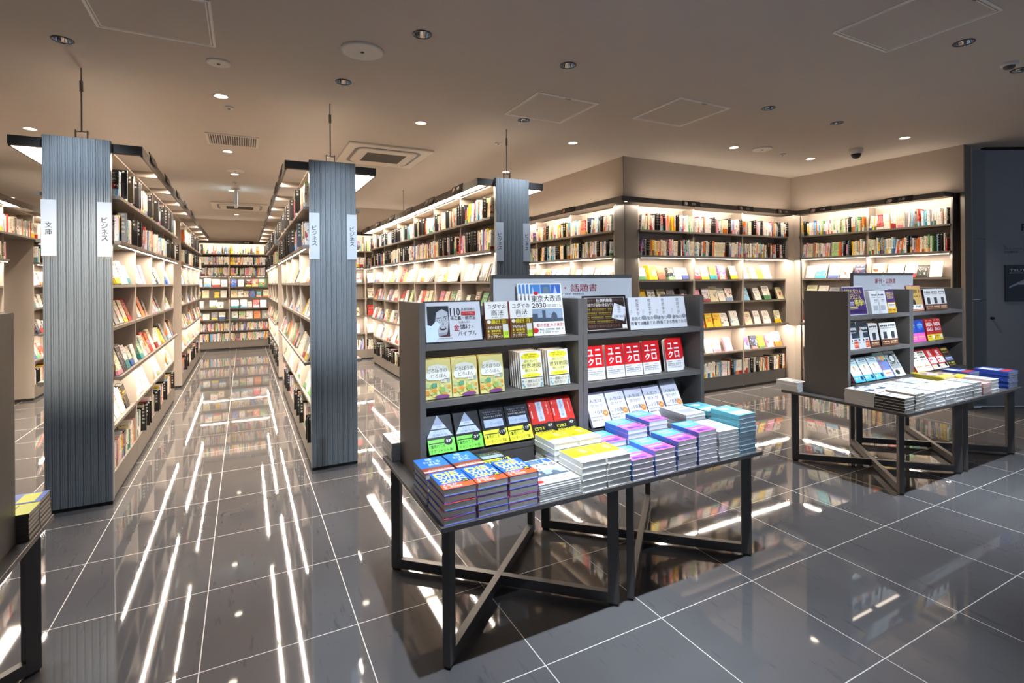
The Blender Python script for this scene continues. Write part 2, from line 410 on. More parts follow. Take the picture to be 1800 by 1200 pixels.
struct(MB().box(-7.1, -7, -3.5, 14.6, 0, CZ, WALLP).build('wall_left'))
struct(MB().box(-7, 1.15, 13.72, 13.8, 0, CZ, WALLP).build('wall_rear'))
struct(MB().box(1.15, 4.30, 10.52, 10.6, 0, CZ, WALLP).box(1.07, 1.15, 10.52, 13.72, 0, CZ, WALLP).build('wall_alcove'))
# the block the corner shelves are let into: upper walls over the shelf tops, plain wall behind them
struct(MB().box(4.07, 4.09, 4.88, 10.52, 2.47, CZ, WALLP).box(4.28, 4.30, 5.05, 10.52, 0, 2.47, WALLP).box(4.063, 4.068, 4.874, 4.886, 2.47, CZ, STEEL).build('wall_corner_side'))
struct(MB().box(4.09, 7.22, 4.88, 4.90, 2.47, CZ, WALLP).box(4.09, 7.4, 5.06, 5.08, 0, 2.47, WALLP).build('wall_corner'))
struct(MB().box(7.22, 7.24, 2.80, 4.90, 2.47, CZ, WALLP).box(7.40, 7.42, 2.80, 5.08, 0, CZ, WALLP).build('wall_end'))
struct(MB().box(7.06, 7.20, 4.72, 4.86, 0, 2.42, SHELF).build('column'))
dA = Vector((7.40, 2.835, 0)); dB = Vector((7.60, 2.745, 0)); dirn = Vector((math.cos(-.50), math.sin(-.50), 0))
def wall_seg(a, b, th, z0, z1, m, mb):
    d = (b - a); L = d.length; M = TR(a.x, a.y, 0) @ RZ(math.atan2(d.y, d.x)); mb.box(0, L, 0, th, z0, z1, m, M); return mb
mb = MB(); mb.box(7.24, 7.40, 2.80, 2.84, 0, CZ, mat('wall_panel_taupe', '#7a7268', .5)); struct(mb.build('wall_return'))
mb = MB()
for z0, z1 in ((0.02, .62 + .62), (1.245, 1.94), (1.945, 2.97)): wall_seg(dA, dB, .06, z0, z1, WALLG, mb)
struct(mb.build('wall_pier'))
dE = dB + dirn * 3.2
mb = MB(); wall_seg(dB, dE, .08, .015, 2.965, speckled('door_panel_grey', '#878d98', '#8c929d', 5, .45), mb); wall_seg(dB, dE, .06, 2.965, CZ, BLACK, mb)  # black strip under the ceiling paints in the dark shadow gap
struct(mb.build('wall_right'))
MW = TR(dB.x, dB.y, 0) @ RZ(math.atan2(dirn.y, dirn.x)) @ RX(PI / 2)      # x along the wall, y up, z out of it
mb = MB(); mb.lathe([(.016, 0), (.016, .006), (.008, .012), (.008, .02), (.013, .026), (.010, .034), (0.001, .036)], BLACK, 16, MW @ TR(.055, 1.03, .001))
tag(mb.build('door_knob', None, 0, True), 'small round black knob on the grey wall panel', 'knob')
def wall_letters(name, label, items, m):
    mb = MB()
    for s, x0, y0, x1, y1, bold in items: put_text(mb, s, x0, y0, x1, y1, .0015, m, bold, MW)
    tag(mb.build(name), label, 'lettering')
wall_letters('wall_lettering', 'large dark capital letters high on the grey wall panel', [('RO', .40, 2.03, .62, 2.115, .02)], mat('wall_ink', '#15171b', .5))
wall_letters('wall_caption', 'three short lines of small dark print on the grey wall panel', [('PL', .20, 1.845, .235, 1.865, 0), ('ワクチンワクチン組', .20, 1.81, .47, 1.838, 0), ('予約試験計画', .20, 1.778, .36, 1.803, 0)], mat('wall_ink', '#15171b', .5))
t = thing('wall_poster', 'navy poster with white capitals and a floor plan on the grey wall', 'poster', MW @ TR(.205, 1.22, .002))
MB().box(0, .62, 0, .42, 0, .008, mat('poster_navy', '#101830', .35)).build('board', t)
mb = MB(); draw(mb, [('t', 'TSUTAYA', .08, .82, .62, .89, 'c8ccd6', .02), ('t', 'BOOKSTORE', .08, .765, .62, .80, 'aab0c0', .01),
    ('p', [(.06, .36), (.08, .42), (.60, .78), (.64, .70)], '9fb0c8'), ('p', [(.20, .46), (.34, .46), (.34, .54)], 'b5c3d6'), ('r', .34, .42, .46, .55, 'c79a4a'),
    ('r', .46, .42, .60, .60, 'a9b8cc')], .62, .42, .008); mb.build('print', t)
MB().box(7.47, 7.60, 2.70, 2.735, .002, .022, WHITE).build('skirting_strip') if 0 else None

# ------------------------------------------------------------------ gondola islands
BW = .875
def gondola_proto():
    t = thing('bookshelf', '', 'bookshelf')
    for y in (0, BW - .014): MB().box(-.175, .175, y, y + .014, .03, 2.42, SHELF).build('side_panel', t)
    mb = MB().box(-.006, .006, .014, BW - .014, .19, 2.42, SHELF)
    mb.build('back_panel', t)
    for z in ZR[:-1]:
        p = .225 if z in (2.12, 1.81, .865) else .178
        y0, y1 = (.0, BW) if p > .2 else (.014, BW - .014)
        MB().box(-p, p, y0 + .0005, y1 - .0005, z - .022, z, SHELFD).build('shelf_board', t)
    MB().box(-.178, .178, .002, BW - .002, .035, .20, SHELFD).box(-.165, .165, .002, BW - .002, 0, .035, TOE).build('plinth', t)
    for z in (1.81, .865):
        for s in (-1, 1):
            a, b = sorted((s * .208, s * .216))
            MB().box(a, b, .02, BW - .02, z - .034, z - .0225, SHELF, None, LEDM).build('light_strip', t)
    return t
def canopy_proto(kinds):
    """kinds: for the two sides, 'open' (a thin strip behind the fascia lights an inner rail) or 'panel' (a lit panel between the arms)"""
    t = thing('shelf_canopy', '', 'canopy')
    for s, kd in zip((-1, 1), kinds):
        a, b = sorted((s * .343, s * .357)); MB().box(a, b, 0, BW, 2.405, 2.475, FASCIA).build('fascia', t)
        a, b = sorted((s * .146, s * .3425)); MB().box(a, b, .0, .022, 2.412, 2.462, SHELF).build('arm', t); MB().box(a, b, BW - .022, BW, 2.412, 2.462, SHELF).build('arm', t)
        if kd == 'open':
            a, b = sorted((s * .333, s * .3425)); MB().box(a, b, .03, BW - .03, 2.444, 2.456, SHELF, None, LEDM).build('light_strip', t)
        else:
            a, b = sorted((s * .195, s * .3425)); MB().box(a, b, .024, BW - .024, 2.440, 2.460, SHELF, None, PANELM).build('light_panel', t)
        a, b = sorted((s * .12, s * .145)); MB().box(a, b, 0, BW, 2.43, 2.470, WHITE).build('rail', t)
    MB().box(-.178, .178, 0, BW, 2.4205, 2.4295, SHELF).build('top_board', t)
    MB().box(-.01, .01, .02, BW - .02, 2.430, 2.442, SHELF, None, None, COVEM).build('cove_and_fill_strip', t)  # uplight added on the island top to lift and warm the ceiling
    return t
G = gondola_proto(); CNS = {}; g_used = [False]
def gondola(x, y, name):
    lab = 'double-sided taupe bookshelf, ' + name
    if g_used[0]: return dup(G, TR(x, y, 0), lab, 'double-sided bookshelves')
    G.matrix_basis = TR(x, y, 0); G['label'] = lab; G['group'] = 'double-sided bookshelves'; g_used[0] = True; return G
def canopy(x, y, name, kinds):
    lab = 'lit overhanging canopy over ' + name
    if kinds in CNS: return dup(CNS[kinds], TR(x, y, 0), lab, 'canopies of the islands')
    c = CNS[kinds] = canopy_proto(kinds); c.matrix_basis = TR(x, y, 0); c['label'] = lab; c['group'] = 'canopies of the islands'; return c
YA = 4.44; YB = 8.88
def right_face(xc, y): return frame((xc + .175, y, 0), (0, 1, 0), (-1, 0, 0), (0, 0, 1))
def left_face(xc, y): return frame((xc - .175, y + BW, 0), (0, -1, 0), (1, 0, 0), (0, 0, 1))
ISL = [('first', -.985, [YA + i * BW for i in range(4)], [YB + i * BW for i in range(4)], 'R'),
       ('second', .65, [YA + i * BW for i in range(4)], [YB + i * BW for i in range(4)], 'L'),
       ('third', 2.305, [YA + i * BW for i in range(6)], [], 'L')]
def bayname(i, isl, far): return ('the ' + ORD[i] + ' bay past the gap behind the ' + isl + ' pillar') if far else ('the ' + ORD[i] + ' bay behind the ' + isl + ' pillar')
for isl, xc, A, B, side in ISL:
    for far, ys in ((False, A), (True, B)):
        for i, y in enumerate(ys):
            nm = bayname(i, isl, far)
            gondola(xc, y, nm[4:]); canopy(xc, y, nm, {'first': ('panel', 'open'), 'second': ('open', 'panel'), 'third': ('panel', 'panel')}[isl])
            short = ('bay ' + ORD[i] + (' past the gap, ' if far else ' behind ') + isl + ' pillar')
            F = right_face(xc, y) if side == 'R' else left_face(xc, y)
            k = () if far else {('first', 0): (0, 1, 2, 3, 4, 5, 6), ('first', 1): (2, 3, 4, 5), ('third', 0): (0, 2, 3)}.get((isl, i), ())
            fill_bay(F, BW, .168, short, k, div=(.62 if isl == 'third' else .42) if not far else .3)
    if B:   # the frame bridges the gap between the two runs
        for y in (A[-1] + BW,):
            t = thing('canopy_bridge', 'canopy frame bridging the gap between shelf runs behind the ' + isl + ' pillar', 'canopy', TR(xc, y, 0), 'canopy bridges')
            L = YB - y
            for s in (-1, 1):
                a, b = sorted((s * .343, s * .357)); MB().box(a, b, 0, L, 2.415, 2.475, FASCIA).build('fascia', t)
            MB().box(-.178, .178, 0, L, 2.4205, 2.4295, SHELF).build('top_board', t)
# the island by the left edge: only its aisle side shows
xc0 = -2.62
for far, ys in ((False, [YA + i * BW for i in range(4)]), (True, [YB + i * BW for i in range(3)])):
    for i, y in enumerate(ys):
        if not far and i < 1: continue
        nm = 'the ' + ORD[i] + (' bay past the gap of the far left island' if far else ' bay of the far left island')
        gondola(xc0, y, nm[4:]); canopy(xc0, y, nm, ('panel', 'panel'))
        fill_bay(right_face(xc0, y), BW, .168, 'bay ' + ORD[i] + (' past the gap, far left island' if far else ' of far left island'), (), .25)
t = thing('bridge_shelf', 'high bookshelf bridging the gap in the far left island', 'shelf', TR(xc0, YA + 4 * BW, 0))
L = YB - YA - 4 * BW
MB().box(-.225, .225, .001, L - .001, 2.098, 2.12, SHELFD).build('shelf_board', t); MB().box(-.006, .006, .001, L - .001, 2.12, 2.42, SHELF).build('back_panel', t)
MB().box(-.178, .178, .001, L - .001, 2.4205, 2.4295, SHELF).build('top_board', t); MB().box(.343, .357, .001, L - .001, 2.415, 2.475, FASCIA).build('fascia', t)
spine_row(right_face(xc0, YA + 4 * BW), L, 2.12, .16, div=0, y0=-.03)

# ------------------------------------------------------------------ fluted end pillars with their signs and hangers
def pillar(i, xc, nm, words):
    wd = .362; t = thing('fluted_pillar', nm, 'pillar', TR(xc, YA, 0), 'fluted end pillars')
    mb = MB(); n = 9; p = wd / n; prof = []
    for k in range(n):
        x0 = -wd / 2 + k * p
        prof += [(x0, -.040), (x0 + .004, -.0465), (x0 + .011, -.0465), (x0 + .0125, -.043), (x0 + .0145, -.0465), (x0 + p * .55, -.0465), (x0 + p * .58, -.0445), (x0 + p * .62, -.0465), (x0 + p - .004, -.0465)]
    prof.append((wd / 2, -.040))
    z0, z1 = .025, 2.49
    for a, b in zip(prof[:-1], prof[1:]): mb.poly([(a[0], a[1], z0), (b[0], b[1], z0), (b[0], b[1], z1), (a[0], a[1], z1)], FLUTE)
    mb.poly([(x, y, z1) for x, y in prof] + [(wd / 2, -.001, z1), (-wd / 2, -.001, z1)], FLUTE)
    for s in (-1, 1): mb.poly([(s * wd / 2, -.04, z0), (s * wd / 2, -.001, z0), (s * wd / 2, -.001, z1), (s * wd / 2, -.04, z1)], FLUTE)
    mb.poly([(-wd / 2, -.001, z0), (wd / 2, -.001, z0), (wd / 2, -.001, z1), (-wd / 2, -.001, z1)], FLUTE)
    mb.build('cladding', t)
    MB().box(-wd / 2 + .004, wd / 2 - .004, -.036, -.002, 0, .03, TOE).build('base', t)
    MB().box(-.357, -wd / 2 - .001, -.015, 0.0, 2.415, 2.475, DARK).build('canopy_end', t); MB().box(wd / 2 + .001, .357, -.015, 0, 2.415, 2.475, DARK).build('canopy_end', t)
    for s, word in zip((-1, 1), words):
        x0 = -wd / 2 - .004 if s < 0 else wd / 2 - .074
        q = thing('category_sign', '%s grey acrylic sign lettered %s on the %s pillar' % (('pale', 'tall')[s > 0], 'with two characters' if word == '文庫' else ('near its first edge' if s < 0 else 'near its other edge'), ORD[i]), 'sign', TR(xc, YA, 0), 'category signs on the pillars')
        MB().box(x0, x0 + .078, -.0512, -.0472, 1.695, 2.065, SIGNW).build('panel', q)
        mb = MB()
        for k in range(14): mb.box(x0 + .003 + k * .0054, x0 + .0055 + k * .0054, -.0515, -.0475, 1.680, 1.6945, STEEL)
        mb.build('holder', q)
        mb = MB(); Mx = TR(x0 + .039, -.0514, 0) @ RX(PI / 2); tk = mat('sign_black_ink', '#101114', .5); h = .045 if len(word) == 2 else .042
        zc = 1.90 + (len(word) * h) / 2 - (.02 if len(word) == 2 else .015)
        for k, ch in enumerate(word): put_text(mb, ch, -.019, zc - (k + 1) * h, .019, zc - (k + 1) * h + .037, 0, tk, .012, Mx, False)
        mb.build('lettering', q)
    r = thing('ceiling_hanger', 'thin steel rod from the ceiling to the bracket on the %s pillar' % ORD[i], 'hanger', TR(xc, YA + .08, 0), 'ceiling hangers')
    MB().lathe([(.005, 2.56), (.005, 2.999)], STEEL, 10).lathe([(.011, 2.84), (.011, 2.91)], STEEL, 10).build('rod', r)
    mb = MB(); mb.box(-.03, .03, -.02, .02, 2.476, 2.50, DARK).box(-.035, -.030, -.012, .012, 2.476, 2.57, STEEL).box(.030, .035, -.012, .012, 2.476, 2.57, STEEL).box(-.035, .035, -.012, .012, 2.555, 2.561, STEEL); mb.build('bracket', r)
pillar(0, -.985, 'wide fluted grey pillar ending the shelf island by the left aisle', ('文庫', 'ビジネス'))
pillar(1, .65, 'fluted blue-grey pillar between the aisle and the front display table', ('ビジネス', 'ビジネス'))
pillar(2, 2.305, 'fluted blue-grey pillar rising behind the front table header sign', ('ビジネス', 'ビジネス'))
for k, (x, y) in enumerate(((-2.62, 8.4), (2.30, 8.2))):
    r = thing('ceiling_hanger', 'thin steel rod over the %s' % ('far left island' if k == 0 else 'middle of the third island'), 'hanger', TR(x, y, 0), 'ceiling hangers')
    MB().lathe([(.005, 2.50), (.005, 2.999)], STEEL, 8).build('rod', r); MB().box(-.03, .03, -.02, .02, 2.432, 2.51, STEEL).build('bracket', r)

# plaques on the canopies
def plaque(M, label, text=None, pic=None):
    t = thing('canopy_plaque', label, 'sign', M, 'plaques on the canopies')
    MB().box(-.15, .15, -.035, .035, 0, .006, BLACK).build('plate', t)
    mb = MB()
    if pic: draw(mb, [('p', [(.05, .1), (.22, .1), (.28, .8), (.1, .9)], pic), ('e', .2, .5, .08, .3, 'b9a8a0')], .30, .07, .0061, TR(-.15, -.035, 0))
    if text: put_text(mb, text, .0 if pic else -.03, -.014, .07, .014, .0066, mat('plaque_white_ink', '#cfcfcf', .5), .01)
    if mb.v: mb.build('print', t)
for i in range(5): plaque(frame((-.985 + .358, YA + .45 + i * BW, 2.475), (0, 1, 0), (-.25, 0, .97), (.97, 0, .25)), 'small dark plaque clipped above %s' % bayname(i, 'first', False) if i < 4 else 'small dark plaque clipped on the bridge behind the first pillar')
for i in range(4): plaque(frame((.65 - .358, YA + .45 + i * BW, 2.475), (0, -1, 0), (.25, 0, .97), (-.97, 0, .25)), 'small dark plaque clipped above %s' % bayname(i, 'second', False))
for i in range(6): plaque(frame((2.305 - .358, YA + .5 + i * BW, 2.455), (0, -1, 0), (.25, 0, .97), (-.97, 0, .25)), 'dark picture plaque on the canopy of %s' % bayname(i, 'third', False), 'ビジネス' if i % 2 else '経営', ('8a4a30', '9a9a98')[i % 2])

# ------------------------------------------------------------------ wall shelving
def wall_bay_proto(W, D, rows, lit, name, dark=False):
    LM = LEDR if name.startswith('rear') else LEDM
    t = thing('bookshelf', '', 'bookshelf'); S1 = SHELF
    for x in (0, W - .014): MB().box(x, x + .014, 0, D, .03, 2.42, S1).build('side_panel', t)
    MB().box(.014, W - .014, D - .012, D, .19, 2.42, SHELF).build('back_panel', t)
    for z in rows[:-1]:
        p = .04 if z in lit or z == rows[0] else .004
        MB().box(.0005 if p > .01 else .0145, W - (.0005 if p > .01 else .0145), -p, D - .012, z - .022, z, SHELFD).build('shelf_board', t)
    MB().box(.001, W - .001, -.002, D, .035, rows[-1], DARK if dark else SHELFD).box(.001, W - .001, .012, D, 0, .035, TOE).build('plinth', t)
    for z in lit: MB().box(.02, W - .02, -.030, -.022, z - .034, z - .0225, SHELF, None, LM).build('light_strip', t)
    c = MB().box(0, W, -.19, D, 2.445, 2.475, SHELFD).box(0, W, -.20, -.186, 2.415, 2.475, FASCIA).build('canopy', t)
    MB().box(.02, W - .02, -.1855, -.172, 2.418, 2.4445, SHELF, None, None, None, WPANELM).build('light_panel', c)
    MB().box(.02, W - .02, -.13, -.10, 2.4755, 2.482, SHELFD, None, None, COVEM).build('cove_and_fill_strip', c)
    return t
def wall_run(name, F0, W, n, D, rows, lit, lab, short, ind, div=.4, dark=False, group='wall bookshelves'):
    P = wall_bay_proto(W, D, rows, lit, name, dark)
    for i in range(n):
        M = F0 @ TR(i * W, 0, 0); l = lab % ORD[i]
        if i == 0: P.matrix_basis = M; P['label'] = l; P['group'] = group
        else: dup(P, M, l, group)
        yield i, M, short % ORD[i]
# corner, front face: three bays
WC = (7.08 - 4.27) / 3
ZC = ZR
for i, M, s in wall_run('corner', TR(4.27, 4.86, 0), WC, 3, .19, ZC, (1.81, .865), 'dark-plinth bookshelf, %s bay of the corner wall facing the front', 'corner wall bay %s', None, dark=True):
    fill_bay(M, WC, .175, s, {0: (2, 3), 1: (2, 3, 4, 5), 2: (2, 3, 4, 5)}[i], .45, prot=.04)
# corner, side face towards the aisle
WS = .95
for i, M, s in wall_run('corner_side', frame((4.055, 5.05 + 4 * WS, 0), (0, -1, 0), (1, 0, 0), (0, 0, 1)), WS, 4, .19, ZC, (1.81, .865), 'taupe bookshelf, %s bay from the back on the side of the corner block', 'bay %s from back, corner side', None):
    fill_bay(M, WS, .175, s, (), .35, prot=.04)
# corner post and its canopy corner
t = thing('corner_post', 'dark square post closing the shelves at the corner block', 'post', TR(4.055, 4.86, 0))
MB().box(.0145, .214, .0, .012, .03, 2.414, SHELFD).build('front_panel', t); MB().box(0, .014, .0, .189, .03, 2.414, DARK).box(.0145, .2, .0125, .189, .03, 2.40, DARK).build('side_panel', t)
MB().box(-.19, .215, -.19, .19, 2.445, 2.4748, DARK).box(-.20, .215, -.20, -.186, 2.415, 2.475, DARK).box(-.20, -.186, -.186, .19, 2.415, 2.475, FASCIA).build('canopy', t)
MB().lathe([(.0, 2.4435), (.022, 2.4435), (.026, 2.4445)], LAMPW, 16, TR(.0, -.05, 0)).build('lamp', t)
# end wall: two bays
WE = .90
for i, M, s in wall_run('end', frame((7.21, 4.71, 0), (0, -1, 0), (1, 0, 0), (0, 0, 1)), WE, 2, .18, ZC, (1.81, .865), 'taupe bookshelf, %s bay of the end wall behind the rear tables', 'end wall bay %s', None):
    fill_bay(M, WE, .165, s, (2, 3), .2, prot=.04)
t = thing('end_panel', 'side panel coloured dark for shade, closing the end wall shelves', 'panel', TR(7.20, 2.895, 0)); MB().box(.0, .2, 0.0, .014, .0, 2.42, DARK).build('panel', t); MB().box(-.19, .2, -.002, .013, 2.421, 2.475, DARK).build('canopy_end', t)  # this side stands in shade, put into its dark colour
t = thing('corner_canopy', 'canopy corner joining the two lit wall shelf runs', 'canopy', TR(7.08, 4.71, 0))
MB().box(.001, .32, -.0, .34, 2.445, 2.4745, SHELFD).build('top_board', t)
# rear walls
ZB = [2.20, 1.95, 1.70, 1.44, 1.19, .945, .69, .435, .20]
def fill_rear(M, W, s):
    for r, z in enumerate(ZB):
        if r in (0, 1, 2, 7, 8): spine_row(M, W, z, .2, h0=.17, div=.0, y0=-.02, fill=1)
        else: face_row(M, W, z, .19, gap=.01, h0=.175, yb=.0)
WR = .86
for i, M, s in wall_run('rear', TR(-1.16, 13.5, 0), WR, 2, .21, ZB, (1.70, 1.19), 'nine-row taupe bookshelf, %s bay across the end of the long aisle', 'bay %s of the rear wall', None): fill_rear(M, WR, s)
for i, M, s in wall_run('rear_left', TR(-4.2, 13.5, 0), 1.0, 2, .21, ZB, (1.70, 1.19), 'nine-row taupe bookshelf, %s bay of the rear wall past the first island', 'bay %s of the rear wall', None): fill_rear(M, 1.0, s)
WQ = .95
for i, M, s in wall_run('alcove', TR(1.17, 10.3, 0), WQ, 3, .21, ZR, (1.81, .865), 'taupe bookshelf, %s bay across the end of the aisle beside the third island', 'bay %s of the alcove wall', None):
    fill_bay(M, WQ, .19, s, (), 0, prot=.04)
for (x, y, ax), l, tx in (((4.95, 4.654, 0), 'first bay of the corner wall', '文化'), ((5.95, 4.654, 0), 'second bay of the corner wall', '文化'), ((6.75, 4.654, 0), 'third bay of the corner wall', '心理精神')):
    plaque(frame((x, y, 2.445), (1, 0, 0), (0, .2, .98), (0, -.98, .2)), 'dark lettered plaque on the canopy over the ' + l, tx, '5a5a5a')
for y, l in ((4.30, 'first bay of the end wall'), (3.35, 'second bay of the end wall')):
    plaque(frame((7.004, y, 2.445), (0, -1, 0), (.2, 0, .98), (-.98, 0, .2)), 'dark lettered plaque on the canopy over the ' + l, '心理', '8a7a80')
for y, l in ((5.75, 'nearest the corner post'), (6.9, 'two bays from the corner post')):
    plaque(frame((3.846, y, 2.445), (0, -1, 0), (.2, 0, .98), (-.98, 0, .2)), 'picture plaque on the side canopy of the corner block, ' + l, None, 'b0603a')
for x, l in ((-1.0, 'start of the rear wall canopy'), (.05, 'middle of the rear wall canopy')):
    plaque(frame((x, 13.294, 2.445), (1, 0, 0), (0, .2, .98), (0, -.98, .2)), 'dark lettered plaque at the ' + l, '新書', None)
plaque(frame((2.15, 10.094, 2.445), (1, 0, 0), (0, .2, .98), (0, -.98, .2)), 'dark lettered plaque on the alcove wall canopy', '資格', None)

# ------------------------------------------------------------------ display tables and stands
TZ = .575
def table_proto():
    t = thing('display_table', '', 'table'); W, D = .91, .925
    MB().box(0, W, 0, D, TZ - .02, TZ, TABLE).build('tabletop', t, .0015)
    legs = [(.052, .068), (.86, D - .085), (.86, .068), (.052, D - .085)]
    for a, b in ((0, 1), (2, 3)):
        p, q = Vector(legs[a]), Vector(legs[b]); d = (q - p); ang = math.atan2(d.y, d.x)
        for s in (p, q): MB().box(-.025, .025, -.016, .016, .012, TZ - .0205, TABLE, TR(s.x, s.y, 0) @ RZ(ang)).box(-.02, .02, -.012, .012, 0, .012, TOE, TR(s.x, s.y, 0) @ RZ(ang)).build('leg', t)
        z0, z1 = (.013, .061) if a == 0 else (.0135, .0605)
        MB().box(.0255, d.length - .0255, -.0158, .0158, z0, z1, TABLE, TR(p.x, p.y, 0) @ RZ(ang)).build('floor_bar', t)
    return t
def stand_proto():
    t = thing('display_stand', '', 'stand'); W = .912
    for x in (0, W - .03): MB().box(x, x + .03, 0, .345, 0, .83, STAND).build('side_panel', t, .0012)
    MB().box(.03, W - .03, .17, .178, 0, .80, STAND).build('back_panel', t)
    for z in (.37, .635): MB().box(.0305, W - .0305, .0, .345, z - .028, z, STAND).build('shelf_board', t)
    MB().box(.0305, W - .0305, -.035, .16, .10, .12, TABLE).box(.0305, W - .0305, -.033, -.023, .002, .10, TABLE).build('base_shelf', t)
    MB().box(.06, .40, .05, .075, .635 - .042, .635 - .0285, STAND, None, LEDS).box(.47, .80, .05, .075, .635 - .042, .635 - .0285, STAND, None, LEDS).build('light_strip', t)
    return t
TP = table_proto(); SP = stand_proto()
tabs = [(.65, 1.84, 'dark metal display table with crossed floor bars nearest the camera'), (1.56, 1.84, 'dark metal display table carrying the blue and pink book stacks'),
        (3.985, 1.865, 'dark metal display table under the brown rear stand panel'), (4.90, 1.865, 'dark metal display table reaching the grey wall panel'), (-1.60, 1.79, 'dark metal display table cut off by the left frame edge')]
sts = [(.712, 2.295, 'grey book stand with the framed portrait board and yellow books'), (1.626, 2.295, 'grey book stand holding the row of red covers'),
       (4.07, 2.295, 'brown-grey book stand with the purple poster'), (4.984, 2.295, 'brown-grey book stand with the gold portrait board'), (-1.647, 2.125, 'brown-grey stand panel at the left frame edge')]
for i, (x, y, l) in enumerate(tabs):
    if i == 0: TP.matrix_basis = TR(x, y, 0); TP['label'] = l; TP['group'] = 'display tables'
    else: dup(TP, TR(x, y, 0), l, 'display tables')
for i, (x, y, l) in enumerate(sts):
    if i == 0: SP.matrix_basis = TR(x, y, TZ); SP['label'] = l; SP['group'] = 'display stands'
    else: dup(SP, TR(x, y, TZ), l, 'display stands')
def header(x0, x1, y, z0, z1, tx0, tx1, label):
    t = thing('header_sign', label, 'sign', TR(0, y, 0), 'header signs on the stands'); m = mat('header_white', '#b9bcc2', .3)
    MB().box(x0, x1, 0, .02, z0, z1, m).build('board', t)
    MB().box(x0 - .002, x1 + .002, -.003, .023, z1 - .018, z1 + .002, DARK).box(x0 - .004, x0 + .002, -.003, .023, z0, z1, DARK).build('frame', t)
    MB().box(x0 + .1, x0 + .13, .004, .016, 1.375, z0, DARK).box(x1 - .13, x1 - .1, .004, .016, 1.375, z0, DARK).build('post', t)
    mb = MB(); put_text(mb, '新刊・話題書', tx0, z0 + .055, tx1, z0 + .098, 0, mat('header_red_ink', '#8a1a1a', .5), .03, TR(0, -.0008, 0) @ RX(PI / 2)); 
    draw(mb, [('g', 0, 0, 1, 1, '55565a', 14)], (tx1 - tx0) * .5, .008, 0, TR(tx0 + .1, -.0008, z0 + .036) @ RX(PI / 2)); mb.build('lettering', t)
header(1.163, 2.10, 2.455, 1.385, 1.535, 1.46, 1.84, 'white header sign with dark frame topping the front book stands')
header(4.43, 5.36, 2.455, 1.40, 1.545, 4.75, 5.07, 'white header sign with red characters topping the rear book stands')

# ------------------------------------------------------------------ printed books of the displays
class Design:
    def __init__(s, key, w, h, t, cover, els, desc, obi=None, obih=.25, spine='L', spinecol=None, pages=None, kind='book', board=.0016):
        s.__dict__.update(locals()); s.meshes = None
    def get(s):
        if s.meshes: return s.meshes
        w, h, t, c = s.w, s.h, s.t, s.board; CM = ink(s.cover); SM = ink(s.spinecol) if s.spinecol else CM
        mb = MB(); mb.box(0, w, 0, h, 0, c, CM).box(0, w, 0, h, t - c, t, CM)
        xs = (0, c) if s.spine == 'L' else (w - c, w); mb.box(xs[0], xs[1], 0, h, c, t - c, SM)
        out = {'cover': mb.mesh('cover')}
        pg = (c, w - .003) if s.spine == 'L' else (.003, w - c)
        out['page_block'] = MB().box(pg[0], pg[1], .002, h - .003, c, t - c, s.pages or PAGES).mesh('page_block')
        if s.obi:
            o = .0003; mb = MB(); hh = h * s.obih
            mb.box(-o, w + o, -o, hh, t, t + o, ink(s.obi)).box(-o, w + o, -o, hh, -o * .5, 0, ink(s.obi)); x = (-o, 0) if s.spine == 'L' else (w, w + o)
            mb.box(x[0], x[1], -o, hh, 0, t, ink(s.obi)); out['paper_band'] = mb.mesh('paper_band')
        mb = MB(); draw(mb, s.els, w, h, t + (.0003 if s.obi else 0)); out['cover_print'] = mb.mesh('cover_print')
        s.meshes = out; return out
def fit(l, n=16):
    ws = l.split()
    if len(ws) <= n: return l
    head, tail = l.split(', ', 1)
    hw = head.split()
    while len(hw) + len(tail.split()) > n and len(hw) > 3: hw.pop()
    while hw[-1] in ('with', 'and', 'of', 'a', 'an', 'the', 'on') or hw[-1] in ('black', 'yellow', 'white', 'pale', 'blue-grey', 'one', 'bold', 'four'): hw.pop()
    return ' '.join(hw) + ', ' + tail
def put(D, M, label, group, full=True):
    label = fit(label)
    t = thing(D.kind, label, D.kind, M, group)
    for k, me in D.get().items():
        if k == 'cover_print' and not full: continue
        link(k, me, t)
    return t
K, Wh = '141414', 'f2f0ec'
R0 = random.Random(3)
collage = []
for i in range(34):
    collage.append(('e' if i % 2 else 'r',) + ((R0.random() * .8 + .1, R0.random() * .55 + .08, R0.uniform(.05, .12), R0.uniform(.03, .08)) if i % 2 else (lambda a, b: (a, b, a + R0.uniform(.06, .2), b + R0.uniform(.05, .16)))(R0.random() * .78, R0.random() * .42 + .02)) + (R0.choice(('d8b83a', '8fae5a', 'd8923a', '5f9a78', 'c8ba70', 'b0c28a', 'e0ca60', 'b78a50', '9aa8a0')),))
DS = {}
def D(key, *a, **k): DS[key] = Design(key, *a, **k)
D('die', .134, .188, .0262, '1f5bc9', [('t', 'DIE', .08, .70, .82, .93, 'f3ec3a', .03), ('t', 'WITH', .08, .50, .92, .68, 'd9ecf6', .02), ('t', 'ZERO', .08, .31, .92, .48, 'f3ec3a', .02), ('e', .82, .30, .13, .07, K), ('t', '30', .74, .275, .90, .325, 'f3ec3a', .02), ('t', '人生が', .06, .15, .5, .25, Wh, .03), ('g', .06, .04, .8, .12, Wh, 8)], 'blue hardcover with yellow capitals and orange band', obi='e2562a', obih=.27, spine='R')
